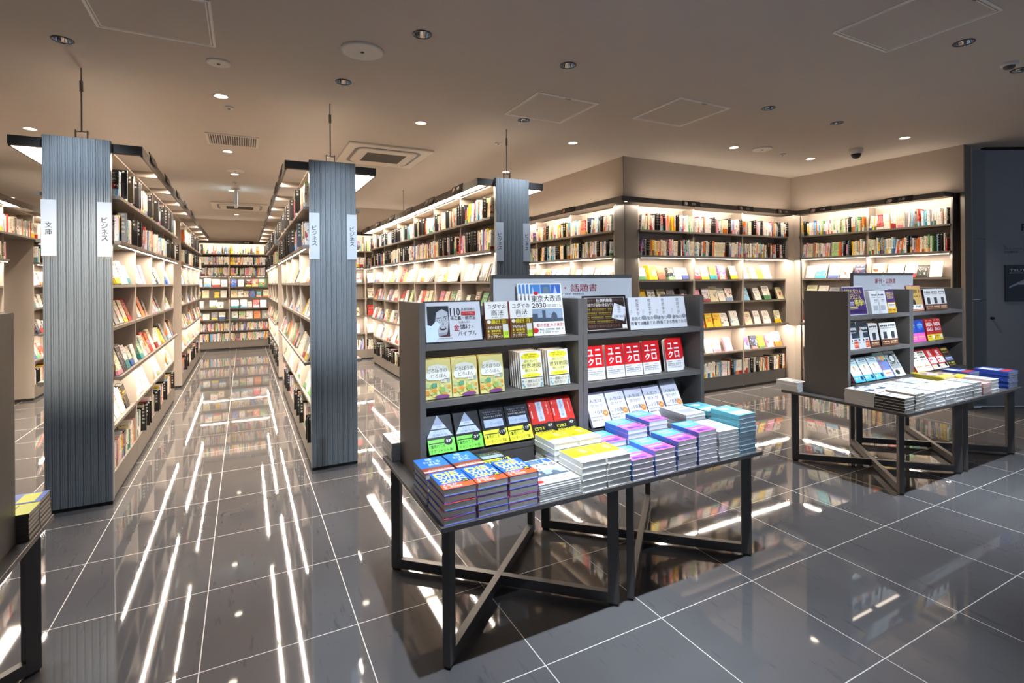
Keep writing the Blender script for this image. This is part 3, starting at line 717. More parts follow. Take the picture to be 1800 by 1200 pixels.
D('kira', .130, .188, .025, '2f6ed0', [('t', '嫌', .36, .80, .58, .95, 'dfeaff'), ('t', 'われる', .22, .62, .80, .76, 'dfeaff'), ('t', '勇気', .32, .44, .72, .58, 'dfeaff'), ('r', 0, .06, 1, .12, 'e8e6e0'), ('g', .05, .13, .9, .18, 'e0b0a0', 8)], 'blue hardcover with white characters and rust band', obi='8e3a24', obih=.34, spine='R')
D('lead', .130, .188, .022, '151822', [('t', '「いちプレーヤー」から', .12, .82, .9, .86, 'b9bfcc'), ('t', '「マネジャー」に', .2, .76, .82, .80, 'b9bfcc'), ('t', '頭を切り替える思考法', .12, .69, .9, .735, 'd5d9e2'), ('r', .1, .44, .9, .64, '9aa7c2'), ('t', 'リーダーの仮面', .16, .49, .84, .57, '5c6880'), ('r', .02, .255, .72, .28, '20231c'), ('e', .78, .29, .16, .10, '14161a'), ('t', '117', .66, .26, .9, .325, Wh, .02), ('t', '1番売れてる', .04, .15, .62, .24, K, .01), ('t', 'リーダーシップ本!', .04, .03, .9, .12, K, .01)], 'black paperback with blue-grey box and yellow band', obi='dfe338', obih=.37, spine='R')
D('tri', .130, .188, .022, '0d1018', [('p', [(.0, .40), (.96, .40), (.48, .93)], 'a9b5cd'), ('r', .14, .565, .82, .595, '0d1018'), ('g', .36, .62, .6, .66, '6f7b93', 7), ('t', 'とにかく', .30, .495, .68, .55, '55617a'), ('t', '仕組み化', .2, .42, .78, .48, '55617a'), ('r', .02, .235, .66, .26, '20231c'), ('e', .76, .27, .16, .10, '14161a'), ('t', '37', .68, .24, .86, .305, Wh, .02), ('t', '1番売れてる', .04, .13, .62, .22, K, .01), ('t', 'マネジメント本!', .04, .025, .9, .11, K, .01)], 'black paperback with pale triangle and green band', obi='76dc48', obih=.34, spine='R')
D('red', .130, .188, .022, 'b5241a', [('r', .33, .40, .62, .94, 'a7b2c6'), ('t', '数\n値\n化\nの\n鬼', .42, .45, .53, .90, '5a6478'), ('g', .06, .88, .10, .5, 'e0d0c8', 1), ('t', '1\n番\n売\nれ', .80, .55, .86, .92, 'e6cfc8'), ('e', .78, .26, .16, .10, '2a2622'), ('t', '47', .68, .23, .88, .295, Wh, .02), ('t', 'ビジネス', .06, .16, .5, .25, 'e8e03a', .02), ('t', '数字力の決定版!', .06, .04, .92, .13, 'e8e03a', .02)], 'red paperback with pale vertical strip and black band', obi='15120f', obih=.33, spine='R')
D('yuda', .128, .188, .018, 'e9e7e2', [('t', 'ユダヤの', .12, .80, .92, .94, K, .01), ('t', '商法', .26, .62, .80, .77, K, .01), ('g', .3, .565, .75, .59, '555555', 8), ('r', 0, 0, 1, .53, '654619'), ('e', .14, .46, .09, .05, 'e8e2d0'), ('t', '藤田 田', .24, .40, .86, .52, 'e9d936', .02), ('t', '不朽の名著で', .06, .26, .66, .34, Wh, .01), ('g', .06, .13, .62, .24, 'e0c93a', 7), ('t', 'アップデート', .06, .03, .70, .11, Wh, .01), ('r', .72, .20, .96, .38, 'd8d6ce'), ('r', .72, .02, .96, .20, 'bfe03a'), ('t', '105', .74, .10, .94, .18, '4a5a10')], 'white and brown paperback with black title and lime badge', spinecol='c8391e')
D('tokyo', .205, .280, .0085, 'eceae6', [('r', .03, .80, .34, .98, '4a86c8'), ('r', .35, .80, .66, .98, '3f6ea6'), ('r', .67, .80, .97, .98, '3a62b4'), ('p', [(.08, .80), (.12, .95), (.16, .80)], 'b9cfe0'), ('p', [(.42, .80), (.44, .93), (.58, .93), (.60, .80)], '6a7a86'), ('p', [(.74, .80), (.80, .96), (.86, .80)], 'aab9cc'), ('e', .2, .81, .07, .035, 'd8262a'), ('t', '東京大改造', .05, .64, .97, .77, '101010', .01), ('t', '2030', .05, .53, .48, .62, '101010', .01), ('g', .52, .57, .95, .59, '444444', 14), ('g', .52, .54, .95, .56, '444444', 14), ('r', .03, .26, .97, .51, '8fa0b4'), ('p', [(.03, .26), (.03, .42), (.2, .42), (.2, .34), (.34, .34), (.34, .48), (.44, .48), (.44, .33), (.6, .33), (.62, .40), (.70, .45), (.78, .40), (.80, .32), (.97, .32), (.97, .26)], '46525f'), ('t', '都の街並みが激変!', .14, .16, .97, .23, 'c22a26'), ('e', .1, .10, .09, .05, 'd22a2a'), ('g', .22, .09, .95, .125, '555555', 16), ('g', .22, .04, .8, .07, '777777', 14)], 'large white magazine with city photos and black title', kind='magazine', board=.0006, pages=PAGEG)
D('doro', .133, .188, .020, 'd9cf84', collage + [('p', [(.04, .56), (.10, .48), (.5, .46), (.9, .5), (.96, .62), (.84, .80), (.5, .86), (.16, .82)], 'e6e6d8'), ('t', 'どろぼうの', .12, .65, .84, .76, '1a1a14', .0), ('t', 'どろぼん', .24, .52, .84, .62, '1a1a14', .0), ('e', .62, .05, .28, .05, '7a4a7a'), ('r', .6, .40, .8, .47, 'd9d6c8'), ('g', .64, .42, .76, .45, '333333', 4)], 'pastel collage paperback with handwritten title on a white cloud', spinecol='d8a63a')
D('sekai', .128, .188, .022, 'ebe9df', [('e', .5, .86, .44, .10, 'eadf2f'), ('g', .2, .885, .8, .915, '4a4a20', 9), ('g', .26, .83, .74, .86, '4a4a20', 7), ('e', .5, .60, .44, .2, 'f2ee9a'), ('t', '読むだけで', .2, .69, .80, .765, K, .0), ('t', '世界地図', .06, .535, .94, .665, K, .015), ('t', '頭に入る本', .2, .44, .80, .515, K, .0), ('e', .5, .34, .44, .055, 'eadf2f'), ('g', .3, .33, .7, .35, '4a4a20', 8), ('r', 0, .268, 1, .285, '2a2a24'), ('t', '一度読んだら', .16, .145, .84, .225, '4a4a4a'), ('t', '忘れない!', .24, .045, .74, .125, '4a4a4a')] + [('e', x, y, .045, .03, '6aa5b8') for x, y in ((.07, .2), (.07, .1), (.93, .2), (.93, .1), (.12, .05), (.9, .04))], 'white paperback with yellow blobs and cream band', obi='d9d3c0', obih=.268, spine='R')
D('uniq', .128, .188, .024, 'eceae7', [('r', 0, .36, 1, 1, 'd0141a'), ('t', 'ユ', .16, .70, .46, .90, Wh, .03), ('t', 'ニ', .56, .70, .86, .90, Wh, .03), ('t', 'ク', .16, .43, .46, .64, Wh, .03), ('t', 'ロ', .56, .43, .86, .64, Wh, .03), ('g', .06, .28, .34, .31, '333333', 5), ('g', .66, .28, .92, .31, '333333', 5), ('g', .06, .21, .92, .245, '333333', 14), ('g', .06, .16, .92, .19, '555555', 16), ('g', .06, .11, .92, .135, '777777', 16)], 'red-topped white paperback with four bold white characters', spine='R')
D('chi', .128, .188, .019, 'd9dade', [('t', '地\n政\n学\nが', .44, .44, .62, .96, '1c1c1e', .0), ('g', .7, .9, .73, .5, '666666', 1), ('t', '最強の', .1, .28, .68, .40, '1c1c1e', .01), ('e', .84, .36, .15, .07, '8b8f96'), ('t', '教養である', .04, .13, .96, .25, '1c1c1e', .01), ('g', .06, .58, .2, .6, '8a8a90', 3), ('g', .06, .53, .2, .55, '8a8a90', 3), ('g', .06, .48, .2, .50, '8a8a90', 3)], 'pale grey paperback with tall black characters')
D('jin', .128, .188, .018, 'dcdcea', [('t', '人生は', .16, .70, .82, .80, '1c1c22', .0), ('t', '気分が', .16, .55, .82, .66, '1c1c22', .0), ('r', .18, .53, .6, .536, 'e8802a'), ('t', '10割', .30, .34, .82, .48, '1c1c22', .0), ('g', .06, .36, .26, .39, '333333', 4), ('e', .84, .36, .14, .095, 'ec7f22'), ('t', '10', .78, .33, .9, .39, Wh), ('g', .06, .25, .7, .29, '333333', 8), ('g', .06, .16, .6, .20, '333333', 7), ('g', .7, .88, .9, .9, '9a9aa8', 6)], 'pale lavender paperback with handwritten title and orange disc')
D('bp', .131, .188, .0225, 'd5bfd4', [('r', 0, 0, 1, 1, '55a6ea'), ('p', [(0, 0), (1, 0), (1, .44), (.7, .52), (.4, .46), (0, .50)], 'ee62bc'), ('t', 'よ', .2, .78, .36, .9, 'e4f2ff'), ('t', 'き', .42, .78, .56, .9, 'e4f2ff'), ('t', 'こと', .25, .62, .7, .74, 'e4f2ff'), ('g', .1, .30, .8, .36, 'fff0fa', 6), ('e', .3, .14, .16, .07, '4a3a8a'), ('e', .62, .12, .2, .06, '5a4ac0'), ('g', .5, .2, .95, .25, 'a0206a', 6)], 'sky blue and pink hardcover', spinecol='4f86c8', pages=PAGEG, board=.0009)
DS['bp'].els[:] = [e for e in DS['bp'].els if e[0] != 't'] + [('g', .15, .8, .75, .9, 'e4f2ff', 4), ('g', .2, .64, .8, .74, 'e4f2ff', 5)]
D('yel', .131, .188, .0255, 'eceade', [('r', 0, .36, 1, 1, 'f2d21c'), ('e', .3, .62, .12, .14, 'e8b818'), ('e', .7, .7, .14, .16, 'f7e46a'), ('g', .1, .86, .3, .95, '6a4a10', 2), ('g', .4, .84, .6, .95, '6a4a10', 2), ('g', .68, .86, .9, .95, '6a4a10', 2), ('g', .12, .46, .88, .52, '7a5a18', 9), ('g', .1, .2, .9, .26, 'b0a890', 10), ('g', .1, .1, .8, .15, 'd09080', 9)], 'yellow and white hardcover', pages=PAGEG, board=.001)
D('wmag', .148, .205, .0175, 'd4d3d1', [('g', .2, .62, .8, .70, '3a3a40', 7), ('r', .15, .2, .85, .5, 'a8a8ae'), ('g', .2, .78, .6, .82, '9a9aa0', 7)], 'plain white thin booklet', board=.0006, pages=PAGEG)
D('teal', .131, .188, .0225, '8fb3be', [('r', 0, 0, 1, 1, '62bccb'), ('r', 0, .1, 1, .4, 'bfe3ea'), ('e', .4, .75, .25, .12, 'e6f0f2'), ('g', .2, .85, .8, .93, '20303a', 6), ('g', .3, .6, .9, .66, '2f6f80', 7)], 'teal film-wrapped book', pages=ink('9fb0bb', .2), spinecol='4fa9b4', board=.001)
ROWZ = {1: TZ + .635, 2: TZ + .37, 3: TZ + .122}
def face(x, row, y=None, lean=None):
    if row == 3: return TR(x, (2.318 if y is None else y), ROWZ[3] + .002) @ RX(math.radians(62 if lean is None else lean))
    return TR(x, (2.322 if y is None else y), ROWZ[row] + .001) @ RX(math.radians(81 if lean is None else lean))
def faceout(D_, xs, row, group, tail, behind=0, dx=0.0, lean=None, tailb=None, y=None):
    """tail: what a label ends with; the copies behind step back by the book's own thickness and sideways by dx"""
    d = DS[D_]
    for i, x in enumerate(xs):
        y0 = (2.264 if row == 3 else 2.322) + d.t * 1.02 if y is None else y
        put(d, face(x, row, y0, lean), d.desc + ', ' + tail[i], group)
        nb = behind[i] if isinstance(behind, (list, tuple)) else behind
        for b in range(nb):
            put(d, face(x + dx * (b + 1), row, y0 + (b + 1) * (d.t * 1.04), lean), d.desc + ', ' + ORD[b] + ' behind the one ' + tail[i], group, full=dx != 0)
    return
def alongtail(n, what): return [ORD[i] + ' in the ' + what for i in range(n)]
# left bay, top row
def pop_board(x0, x1, z0, hgt, y, label, els, bg, lean=80, frame_c='17171a', z=None):
    t = thing('pop_board', label, 'sign', TR(x0, y, z0) @ RX(math.radians(lean)), 'boards on the stands')
    wd = x1 - x0; MB().box(0, wd, 0, hgt, 0, .006, ink(bg)).build('board', t)
    f = .005; c = ink(frame_c); MB().box(-f, wd + f, -f, 0, 0, .009, c).box(-f, wd + f, hgt, hgt + f, 0, .009, c).box(-f, 0, 0, hgt, 0, .009, c).box(wd, wd + f, 0, hgt, 0, .009, c).build('frame', t)
    mb = MB(); draw(mb, els, wd, hgt, .006); mb.build('print', t)
portrait = [('r', .04, .12, .42, .90, '1b222c'), ('p', [(.16, .20), (.38, .24), (.41, .5), (.40, .74), (.30, .82), (.2, .74), (.17, .5)], 'b4b8bf'), ('p', [(.05, .9), (.05, .5), (.14, .62), (.22, .80), (.36, .84), (.40, .9)], '10151c'), ('p', [(.20, .60), (.29, .615), (.29, .60), (.20, .585)], '30343c'), ('p', [(.32, .625), (.40, .65), (.40, .635), (.32, .61)], '30343c'), ('e', .25, .54, .045, .05, '7e848d'), ('e', .25, .54, .037, .04, 'c2c6cc'), ('e', .36, .57, .04, .05, '7e848d'), ('e', .36, .57, .033, .04, 'c2c6cc'), ('e', .25, .54, .012, .014, '22262c'), ('e', .36, .57, .011, .014, '22262c'), ('p', [(.30, .52), (.33, .43), (.29, .42)], '868c95'), ('e', .30, .33, .06, .045, '3a3038'), ('e', .30, .345, .045, .014, 'd8d8d8'), ('p', [(.17, .2), (.38, .24), (.36, .18), (.2, .12)], '8f949c')]
pop_board(.755, 1.042, ROWZ[1] + .006, .190, 2.330, 'white board with a portrait and black headline on the top shelf', portrait + [
    ('t', '110', .44, .64, .62, .84, '141414', .01), ('t', '万部突破の', .64, .76, .90, .84, '2a2a2a'), ('r', .64, .64, .90, .74, 'b01a1e'), ('t', 'ビジネス書No.1', .66, .665, .88, .715, 'e0a0a0'), ('t', '孫正義・柳井正', .44, .53, .90, .63, '141414', .01), ('t', 'も読んだ!', .58, .44, .78, .50, '4a4a4a'), ('t', '金', .49, .26, .59, .42, 'b01a1e', .02), ('t', '儲け', .60, .29, .80, .42, '141414', .01), ('t', 'の', .81, .31, .85, .36, '4a4a4a'), ('t', 'バイブル', .56, .12, .90, .25, '2a2a2a'), ('t', 'にしろ、ABCしま変わる!', .17, .13, .45, .18, 'b03a3a'), ('g', .22, .07, .46, .09, '777777', 16), ('p', [(.0, .0), (.0, .44), (.1, .40), (.18, .52), (.26, .44), (.20, .28), (.22, .1), (.14, 0)], 'cfe2f4')], 'c9cbd1')  # last pale blue shape paints a patch of direct light in the corner
faceout('yuda', [1.066, 1.205], 1, 'white and brown paperbacks', ['beside the portrait board', 'next to the large city magazine'], [0, 2], .014)
for b in range(4):
    put(DS['tokyo'], face(1.345 - .018 * b, 1, 2.362 + b * .0092, 81), DS['tokyo'].desc + (', front copy on the stand' if b == 0 else ', ' + ORD[b] + ' copy behind on the stand'), 'city magazines on the stand', True)
# right bay, top row
pop_board(1.672, 1.965, ROWZ[1] + .008, .195, 2.332, 'dark brown board with yellow text lines on the top shelf', [('r', .02, .03, .98, .97, 'd8d4cc'), ('r', .03, .04, .97, .96, '2a1712'), ('t', '地政学で', .04, .84, .28, .92, '6a5a50'), ('t', '圧倒的教養', .30, .83, .68, .94, 'e8e4dc', .02), ('t', 'が身につく', .70, .84, .96, .92, '6a5a50'), ('t', '地政学が最強の教養なワケ', .05, .70, .70, .80, 'cfc6b8', .01), ('g', .06, .58, .66, .65, '8a7420', 16), ('g', .06, .46, .62, .54, '8a7420', 15), ('g', .06, .35, .62, .42, '8a7420', 15), ('g', .06, .23, .74, .30, '8a7420', 17), ('t', '地政学が最強の教養である', .05, .10, .80, .18, '7a5a48'), ('p', [(.62, .36), (.92, .26), (.99, .66), (.72, .80)], 'd4d6dc'), ('t', '地\n政\n学\nが', .78, .50, .86, .74, '1c1c1e'), ('t', '教養である', .68, .36, .92, .44, '1c1c1e'), ('r', .86, .05, .97, .16, 'e4e2dc')], '2a1712', 80, '17171a')
faceout('chi', [1.980, 2.072, 2.180, 2.300], 1, 'pale grey paperbacks', alongtail(4, 'top pale row'), 1, .004)
# second row
faceout('doro', [.748, .886, 1.030], 2, 'pastel collage paperbacks', ['by the stand side panel', 'middle of three on the second shelf', 'beside the white and yellow paperbacks'], 1, .004)
faceout('sekai', [1.262, 1.430], 2, 'white and yellow paperbacks', ['in front of the thick row', 'beside the middle panel'], [4, 3], -.0012)
faceout('uniq', [1.668, 1.810, 1.944, 2.078, 2.262], 2, 'red and white paperbacks', alongtail(5, 'red row'), [0, 0, 0, 1, 3], .030)
# third row
faceout('tri', [.748, .890], 3, 'black paperbacks with green bands', ['by the stand side panel', 'second from the side panel'], 1, .003)
faceout('lead', [1.030, 1.166], 3, 'black paperbacks with yellow bands', ['next to the green-banded pair', 'next to the red pair'], 1, .003)
faceout('red', [1.306, 1.440], 3, 'red paperbacks with black bands', ['next to the yellow-banded pair', 'by the middle panel'], 1, .004)
faceout('jin', [1.668, 1.806, 1.942, 2.078, 2.222], 3, 'pale lavender paperbacks', alongtail(5, 'lavender row'), [0, 0, 0, 0, 6], .016)

# ------------------------------------------------------------------ stacks on the tables
LAY = ['topmost'] + [ORD[i] + ' down' for i in range(1, 20)]
def stack(D_, x, y, n, place, group, rz=0.0, z0=TZ, jx=.003):
    d = DS[D_]; ob = .0006 if d.obi else 0
    for i in range(n):
        M = TR(x + rnd.uniform(-jx, jx), y + rnd.uniform(-jx, jx), z0 + .0004 + i * (d.t + .0009 + ob)) @ TR(d.w / 2, d.h / 2, 0) @ RZ(rz + rnd.uniform(-.02, .02)) @ TR(-d.w / 2, -d.h / 2, 0)
        put(d, M, d.desc + ', ' + LAY[n - 1 - i] + ' in ' + place, group, full=(i == n - 1))
    return z0 + n * (d.t + .0009 + ob)
YF, YK = 1.852, 2.058
stack('die', .664, YF, 5, 'the stack at the table corner', 'blue and orange stacks'); stack('die', .805, YF, 5, 'the stack beside the corner one', 'blue and orange stacks'); stack('die', .945, YF, 5, 'the stack next to the magazines', 'blue and orange stacks')
stack('kira', .664, YK, 5, 'the back stack at the table edge', 'blue and rust stacks'); stack('kira', .802, YK, 5, 'the back stack one in from the edge', 'blue and rust stacks')
stack('lead', .945, YK, 5, 'the back stack behind the blue ones', 'black and yellow stack')
stack('tokyo', 1.085, 1.850, 8, 'the magazine stack on the front table', 'city magazine stack')
for x, a in ((1.301, 'outer'), (1.440, 'inner')):
    stack('yel', x, YF, 5, 'the front yellow stack, ' + a + ' one', 'yellow and white stacks'); stack('yel', x - .01, YK, 6, 'the back yellow stack, ' + a + ' one', 'yellow and white stacks')
for i, (x, n) in enumerate(((1.584, 4), (1.722, 5), (1.866, 6), (2.006, 7))):
    stack('bp', x, YF, n, 'the ' + ORD[i] + ' front pink stack from the yellow ones', 'blue and pink stacks')
for i, (x, n) in enumerate(((1.588, 5), (1.728, 7), (1.870, 8), )):
    stack('bp', x, YK, n, 'the ' + ORD[i] + ' back pink stack from the yellow ones', 'blue and pink stacks')
stack('wmag', 2.148, YF - .006, 8, 'the front booklet stack beside the pink ones', 'white booklet stacks', 0)
stack('teal', 2.305, YF, 9, 'the wrapped stack at the table end', 'teal stacks')
stack('wmag', 2.15, YK + .01, 10, 'the back booklet stack beside the lavender row', 'white booklet stacks')
stack('teal', 2.308, YK + .0, 8, 'the wrapped stack behind the table-end stack', 'teal stacks')
# back side of the front table: stack peeping out past the stand panel
stack('wmag', .672, 2.655, 5, 'the stack behind the stand at the table corner', 'white booklet stacks')

# ---- rear tables
D('r1', .150, .205, .0165, 'd2d1cd', [('p', [(.1, .3), (.3, .5), (.5, .35), (.8, .55), (.9, .3), (.5, .2)], '33343a'), ('g', .1, .62, .8, .76, '303036', 7), ('e', .6, .84, .25, .07, '5a5a60'), ('g', .1, .06, .9, .14, 'b04040', 9)], 'white sketch-covered booklet', spinecol='cfcdc6', board=.0008)
D('r2', .128, .188, .0195, 'd6d4ce', [('g', .1, .3, .9, .42, '3a3a40', 7), ('g', .15, .55, .8, .75, '55555c', 5)], 'black-spined grey book', spinecol='1a191b')
D('r3', .128, .188, .0225, 'dedbd2', [('g', .1, .3, .9, .42, '45454a', 7), ('g', .15, .6, .8, .7, '8a6a5c', 6)], 'white book with tan spine', spinecol='7c6d5c')
D('r4', .128, .188, .026, 'd6d5d2', [('r', .05, .12, .95, .5, '8fb9d8'), ('g', .1, .62, .9, .78, '3a3a40', 6), ('g', .1, .2, .8, .3, 'ffffff', 6), ('g', .1, .84, .7, .9, 'b8483a', 7)], 'white and pale blue book', pages=PAGEG)
D('r5', .130, .188, .025, 'd4d3d0', [('g', .1, .45, .9, .62, '45454c', 6), ('g', .1, .72, .6, .80, '8a6a5a', 6), ('r', .1, .14, .9, .34, 'b8b6b2'), ('g', .15, .18, .85, .28, '5a5a60', 8)], 'plain white paperback', pages=PAGEG)
D('r6', .182, .232, .009, 'e9d44a', [('r', .06, .3, .94, .8, '7a4a80'), ('g', .1, .84, .9, .92, '30204a', 8), ('e', .5, .5, .3, .14, 'd8c8b0')], 'yellow-edged purple magazine', kind='magazine', board=.0006)
D('r7', .182, .232, .0085, '2c4a9c', [('r', .1, .5, .6, .9, 'e0e2e8'), ('r', .05, .1, .95, .3, 'c83a2a'), ('g', .1, .35, .9, .45, 'ffffff', 9)], 'blue and red magazine', kind='magazine', board=.0006, pages=PAGEG)
D('r8', .130, .188, .0135, 'd8a498', [('g', .1, .5, .9, .7, 'b04a40', 6)], 'salmon pink booklet', pages=PAGEG)
XT = 3.992
stack('r1', XT, 2.078, 6, 'the stack against the rear stand', 'rear table stacks'); stack('r2', XT, 1.99 - .09, 5, 'the black-spined stack on the rear table', 'rear table stacks') if 0 else None
stack('r2', XT + .0, 1.885, 5, 'the corner stack of the rear table', 'rear table stacks')
stack('r3', XT + .138, 1.885, 5, 'the tan-spined stack one in from the corner', 'rear table stacks')
plc = ['r5', 'r4', 'r4', 'r5', 'r5', 'r4', 'r8', 'r5']
x = XT + .28
for i, k in enumerate(plc):
    stack(k, x, 1.885, [4, 4, 4, 4, 4, 4, 5, 4][i] + (1 if k == 'r8' else 0), 'the ' + ORD[i] + ' pale front stack of the rear tables', 'rear table stacks'); x += .146
x = XT + .16
for i, k in enumerate(['r1', 'r5', 'r5', 'r4', 'r5']):
    stack(k, x, 2.085, 4 if k != 'r1' else 6, 'the ' + ORD[i] + ' pale back stack of the rear tables', 'rear table stacks'); x += .155
stack('r6', 4.965, 2.065, 13, 'the purple magazine stack on the rear table', 'rear magazine stacks')
stack('r6', 5.20, 2.06, 11, 'the second yellow-edged pile on the rear table', 'rear magazine stacks', .1)
stack('r7', 5.42, 2.075, 13, 'the second blue pile on the rear table', 'rear magazine stacks')
stack('r7', 5.60, 1.885, 15, 'the tall pile at the rear table end', 'rear magazine stacks')
stack('r5', 3.998, 2.655, 3, 'the low pile behind the brown stand', 'rear table stacks')
# rear stands: covers
D('q1', .128, .188, .018, 'e6e6e6', [('g', .2, .7, .8, .85, '50525a', 4), ('g', .2, .5, .8, .62, '8a8c92', 5), ('r', .25, .15, .75, .36, 'b9bbc0')], 'white paperback with grey print')
D('q2', .128, .188, .024, '4a2a6e', [('t', '金持ち父さん\n貧乏父さん', .06, .62, .94, .94, 'e8d23a', .02), ('r', 0, 0, 1, .46, 'd6a62a'), ('r', .12, .22, .9, .42, 'ece8dc'), ('g', .16, .26, .86, .38, '2a2a2a', 6), ('g', .1, .08, .9, .15, '7a2a1a', 7)], 'purple and gold paperback', spinecol='d8c87a')
def person(x, y, s, coat, skin='d0a88a', hair='1a1614'): return [('p', [(x - .16 * s, y - .34 * s), (x + .16 * s, y - .34 * s), (x + .12 * s, y - .08 * s), (x, y - .04 * s), (x - .12 * s, y - .08 * s)], coat), ('e', x, y + .02 * s, .07 * s, .07 * s, hair), ('e', x, y, .058 * s, .07 * s, skin)]
D('q3', .150, .21, .012, 'd8d8d8', [('r', 0, .4, 1, 1, '2c3440')] + person(.35, .75, 1.1, 'c8c8cc') + [('g', .45, .6, .95, .8, 'e4e4e4', 5), ('g', .05, .22, .9, .36, '303036', 7), ('r', .62, .04, .98, .28, 'd8402a'), ('g', .65, .1, .95, .2, 'f6e8a0', 4)], 'grey magazine with a suited figure', kind='magazine', board=.0006)
D('q4', .128, .188, .022, 'e4e2dc', [('g', .1, .75, .9, .9, '2a2a2a', 4), ('r', .3, .3, .7, .6, '3a3a3e'), ('r', 0, 0, 1, .28, '6a3a20'), ('g', .1, .08, .9, .2, 'e8c8a0', 5)], 'white paperback with brown foot band', spinecol='1a1a1c')
D('q5', .128, .188, .016, 'cfe4e8', [('g', .1, .8, .9, .92, '3a4a5a', 6), ('e', .5, .52, .3, .2, 'e8e6b8')] + person(.5, .56, 1.3, 'e2dfd0') + [('r', 0, 0, 1, .26, '4aa8dc'), ('g', .1, .1, .6, .2, 'f0f8ff', 5), ('e', .8, .16, .13, .09, '2a3a5a')], 'pale paperback with blue band and a drawn figure', spinecol='a83a40')
D('q6', .15, .21, .014, '9fc0b4', [('r', 0, 0, 1, .7, '6a7aa8'), ('t', '金\nの\n大', .1, .3, .35, .9, 'c03a3a', .02), ('e', .65, .78, .2, .12, 'd8a060'), ('r', .1, .04, .9, .3, 'e6c8b8'), ('g', .15, .1, .85, .2, 'b04a3a', 7)], 'green and slate magazine', kind='magazine', board=.0006)
D('q7', .15, .21, .013, 'cfcfcb', [('r', .05, .3, .95, .92, '8f9290'), ('e', .5, .72, .3, .18, '2c2e2c'), ('e', .5, .70, .2, .12, 'c8c8c4'), ('g', .1, .42, .9, .54, '202220', 6), ('r', .05, .05, .95, .28, 'e2e2de'), ('e', .35, .16, .2, .1, '2c2e2c')], 'grey magazine with a round drawing', kind='magazine', board=.0006, spinecol='2a2a2a')
D('q8', .128, .188, .017, '1f3f9a', [('e', .5, .72, .32, .18, '2f6ad0'), ('g', .15, .66, .85, .8, '9ac0ff', 4), ('r', 0, 0, 1, .40, 'd85aa8'), ('g', .1, .12, .9, .26, 'f0b060', 5)], 'blue and pink paperback')
D('q9', .128, .188, .017, 'b8221c', [('t', 'NISA', .08, .66, .92, .84, Wh, .03), ('g', .15, .9, .85, .95, 'f0c0a0', 7), ('t', 'iDeCo', .1, .44, .9, .60, 'd8dce6', .02), ('r', .0, .0, 1, .28, 'e8d02a'), ('g', .1, .1, .6, .22, 'b03a1a', 5), ('e', .8, .16, .14, .09, Wh)], 'red paperback with white capitals and yellow band')
D('q10', .128, .188, .018, 'ddd6c6', [('g', .15, .74, .85, .9, '1c1a18', 4), ('g', .15, .5, .85, .68, '1c1a18', 3), ('g', .15, .12, .85, .26, 'a0762a', 4), ('r', .0, .92, 1, 1, 'c0342a')], 'cream paperback with bold black print', spinecol='b0302a')
D('q11', .128, .188, .018, 'c22a22', [('t', '株', .3, .6, .7, .9, 'f0e8e0', .03), ('r', .06, .28, .94, .58, 'f0ebe4'), ('g', .1, .34, .9, .5, 'b0241c', 4), ('r', 0, 0, 1, .22, 'e6e2da'), ('e', .8, .16, .15, .1, '1a1614'), ('g', .06, .06, .6, .16, 'd0a02a', 4)], 'red and white paperback with one big character')
D('q12', .128, .188, .018, '3a2c1c', [('g', .1, .7, .9, .92, 'd8b03a', 5), ('r', .0, .30, 1, .5, '5a6a9a'), ('g', .1, .34, .9, .46, 'e8e8f0', 5), ('g', .1, .08, .9, .22, 'd8c82a', 5)], 'dark paperback with gold print', spinecol='8a6a2a')
def rear(k, xs, row, tail, behind=0, dx=.0): faceout(k, xs, row, 'covers on the rear stands', tail, behind, dx)
pop_board(4.118, 4.395, ROWZ[1] + .008, .215, 2.335, 'purple board with yellow characters on the rear stand', [('t', '金持ち父さん\n貧乏父さん', .05, .56, .92, .94, 'e8d23a', .02), ('t', '衝撃!', .48, .30, .95, .54, 'f0e23a', .03), ('g', .05, .40, .44, .46, 'e8e4f0', 7), ('g', .05, .32, .44, .38, 'e8e4f0', 7), ('g', .05, .20, .6, .28, 'e8d23a', 9), ('g', .05, .06, .9, .14, '1a1024', 12)], '43266a', 80, 'd8d8dc')
rear('q1', [4.455, 4.56], 1, ['beside the purple board', 'second from the purple board'], 2, .0); rear('q2', [4.69], 1, ['at the end of the top shelf'], 1, -.02)
pop_board(5.045, 5.27, ROWZ[1] + .008, .215, 2.335, 'gold board with a portrait on the rear stand', [('r', .03, .03, .97, .97, 'c8a456')] + person(.3, .55, 1.5, '2a2024') + [('g', .45, .55, .92, .85, '7a5a20', 5), ('r', .12, .06, .94, .24, 'ece8e2'), ('g', .2, .1, .86, .2, '2a2a40', 6)], 'd8a090', 80, '9a4a4a')
rear('q4', [5.30, 5.42, 5.545], 1, ['beside the gold board', 'second from the gold board', 'by the last side panel'], 1, .01)
rear('q3', [4.12, 4.275], 2, ['by the brown side panel', 'second on the rear second shelf'], 1, .004); rear('q4', [4.44, 4.60, 4.715], 2, ['mid rear second shelf', 'second shelf, before the middle panel', 'second shelf, against the middle panel'], [2, 0, 0], .012)
rear('q8', [5.03, 5.16], 2, ['by the middle panel', 'beside the red ones'], 1, .004); rear('q9', [5.32, 5.455], 2, ['beside the blue and pink ones', 'nearer the last side panel'], 1, .003)
rear('q5', [4.12, 4.26, 4.40], 3, ['by the brown side panel', 'middle of three', 'beside the green magazine'], 1, .003); rear('q6', [4.52], 3, ['on the lowest rear row']); rear('q7', [4.68], 3, ['on the lowest rear row'], 2, -.01)
